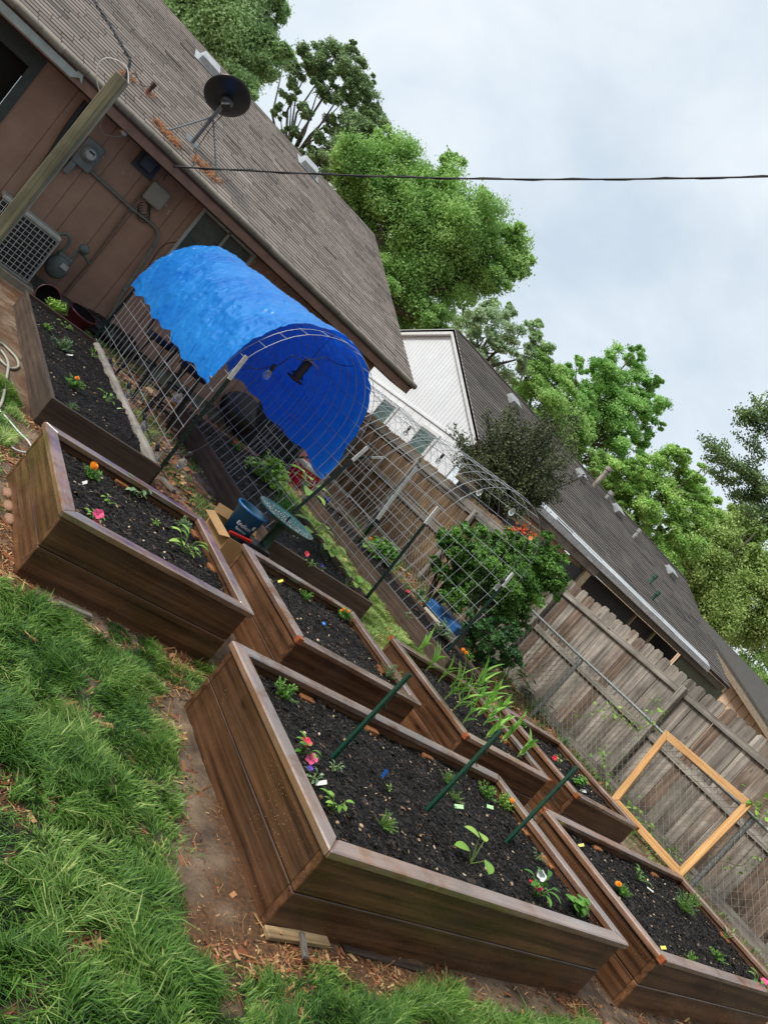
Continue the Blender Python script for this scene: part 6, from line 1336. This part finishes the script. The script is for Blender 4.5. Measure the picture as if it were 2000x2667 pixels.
# coolers
def cooler(label, c, sx, sy, h, body, lid, lidh=.08, handle=None, rot=0):
    o = thing('cooler', label, 'cooler', tuple(c)); Rz = Matrix.Translation(Vector(c))@Matrix.Rotation(rot, 4, 'Z')
    mb = MB(); mb.box((-sx/2, -sy/2, 0), (sx/2, sy/2, h), mat=Rz); bev(mb.build('body', body, o), .03, 3); mb = MB(); mb.box((-sx/2-.012, -sy/2-.012, h+.004), (sx/2+.012, sy/2+.012, h+lidh), mat=Rz); bev(mb.build('lid', lid, o), .03, 3)
    if handle:
        mb = MB(); y = -sy/2-.02; mb.tube([Rz@Vector(v) for v in ((-.13, y+.02, h*.8), (-.13, y-.03, h*.55), (.13, y-.03, h*.55), (.13, y+.02, h*.8))], .013, 8); mb.build('handle', handle, o)
        mb = MB(); mb.disc(Rz@Vector((-.0, y+.014, h*.28)), .08, Rz.to_3x3()@Vector((0, -1, 0)), 20); mb.build('badge', MT['galv'], o)
    return o
rc = at(772, 1262, 0); cooler('red cooler with a white lid and handle behind the middle bed', rc, .46, .34, .34, plain('cooler_red', '#b3142a', .35, var=.1), plain('cooler_white', '#d9d3c6', .45, var=.1), .09, MT['white'], .2)
bc_ = at(1160, 1625, 0); cooler('blue lidded white cooler standing beside the right old bed', Vector((8.12, 7.75, .0)), .44, .70, .14, plain('cooler_cream', '#c9c3ae', .5, var=.12), plain('cooler_blue', '#2b6299', .4, var=.15), .15, None, .12)
oc = atd(790, 1195, dep(rc)+.5); mb = MB(); mb.lathe([(0, .02), (.16, .02), (.17, .0), (.175, -.03), (.16, -.03)], 28, oc, mat=Matrix.Rotation(rad(52), 3, 'X')); ob_ = single(mb, 'bucket_lid', plain('orange_plastic', '#d8481a', .4, var=.1), 'orange round bucket lid above the red cooler', 'lid', tuple(oc))
bx = thing('grey_bin', 'grey storage bin with black tools standing behind the red cooler', 'bin', (oc.x-.1, oc.y+.35, 0)); mb = MB(); mb.box((oc.x-.55, oc.y+.12, 0), (oc.x+.3, oc.y+.6, oc.z+.05)); bev(mb.build('bin_body', plain('bin_grey', '#77736a', .6, var=.2), bx), .02); 
for k in range(3): mb = MB(); mb.bar((oc.x-.35+k*.13, oc.y+.1, oc.z-.35), (oc.x-.3+k*.14, oc.y+.1, oc.z+.22), .03, .015); mb.build('tool_handle', MT['black'], bx)
mb = MB(); q = at(845, 1310, 0); mb.lathe([(0, 0), (.05, 0), (.055, .12), (.05, .13), (0, .13)], 14, q); single(mb, 'blue_cup', plain('blue_plastic', '#1f5fc4', .4), 'small blue plastic cup on the ground beyond the middle bed', 'cup', tuple(q))
# hose
hs = smooth([at(x, y, .02) for x, y in ((-30, 1090), (-5, 1065), (8, 1040), (18, 985), (22, 945), (5, 915), (-20, 905))], 8); mb = MB(); mb.tube(hs, .011, 8); single(mb, 'garden_hose', plain('hose_white', '#a9a796', .5, var=.2), 'pale garden hose curving over the lawn left of the old bed', 'hose', tuple(hs[0]))
hs = smooth([at(x, y, .02) for x, y in ((-15, 890), (5, 895), (25, 912), (45, 935), (48, 955), (25, 958), (-5, 930))], 8); mb = MB(); mb.tube(hs, .011, 8); single(mb, 'garden_hose', plain('hose_white2', '#a9a796', .5, var=.2), 'loop of pale hose on the bare soil by the old bed', 'hose', tuple(hs[0]))
hs = smooth([at(x, y, .035) for x, y in ((-5, 1065), (20, 1090), (50, 1125), (75, 1150), (83, 1168), (75, 1178), (50, 1175), (32, 1165))], 8); mb = MB(); mb.tube(hs, .006, 6); single(mb, 'garden_rope', MT['white'], 'thin white rope lying in the lawn grass below the hose', 'rope', tuple(hs[0]))
# wood scraps, stones
def scrap(label, a, b_, w, h, mat, z=.02):
    mb = MB(); p, q = at(a[0], a[1], z), at(b_[0], b_[1], z); mb.bar(p, q, w, h); ob = mb.build('wood_scrap', mat, None, tuple(p)); bev(ob, .003); tag(ob, label, 'wood scrap')
scrap('split pale board lying against the foot of the front box', (692, 2428), (852, 2452), .05, .02, MT['scrapx']); scrap('thin bark strip above the split board by the front box', (690, 2400), (812, 2424), .02, .02, MT['greyx'])
scrap('short stick crossing the split board by the front box', (786, 2430), (796, 2495), .022, .018, MT['greyy'], .035)
scrap('weathered flat slat under the long side of the front box', (895, 2470), (1110, 2530), .03, .015, MT['oldx'], .01); scrap('curved bark piece at the foot of the far left box', (155, 1570), (240, 1605), .03, .015, MT['greyx'])
scrap('scrap board end at the foot of the studded green post', (420, 1245), (455, 1280), .06, .03, MT['greyy'])
mb = MB(); q = at(25, 1330, .0); 
stm = plain('reddish_stone', '#a07b64', .9, var=.3, scale=10, bmp=.5)
for k, w_ in enumerate(('topmost', 'middle', 'lowest')):
    mb = MB(); q = at(22+k*2, 1285+k*34, .01); mb.ball(q, .045, 10, sc=(.7, 1.4, .5)); single(mb, 'stone', stm, w_+' of three reddish stones in the grass left of the far left box', 'stone', tuple(q), 'reddish stones by the far left box')
q = at(915, 1375, 0); lump('gravel_pile', 'low pile of brown soil and gravel beyond the right old bed', 'soil pile', at(965, 1330, 0), .9, .8, .16, plain('gravel', '#76604c', .95, var=.4, scale=60, bmp=1), 12)
q = ground_at(1052, 1492, 'I'); mb = MB()
for k in range(7): mb.leaf(q+Vector((0, 0, .02)), rdir(.1+.05*k, k*.9), .14, .09, .3, 0, .9, seg=3)
single(mb, 'dead_leaf', attrmat('dead_leaf', '#a8845f', '#caa67c', .8, 30, .2), 'curled dry brown leaf in the right old bed', 'leaf', tuple(q))
print('all ok')
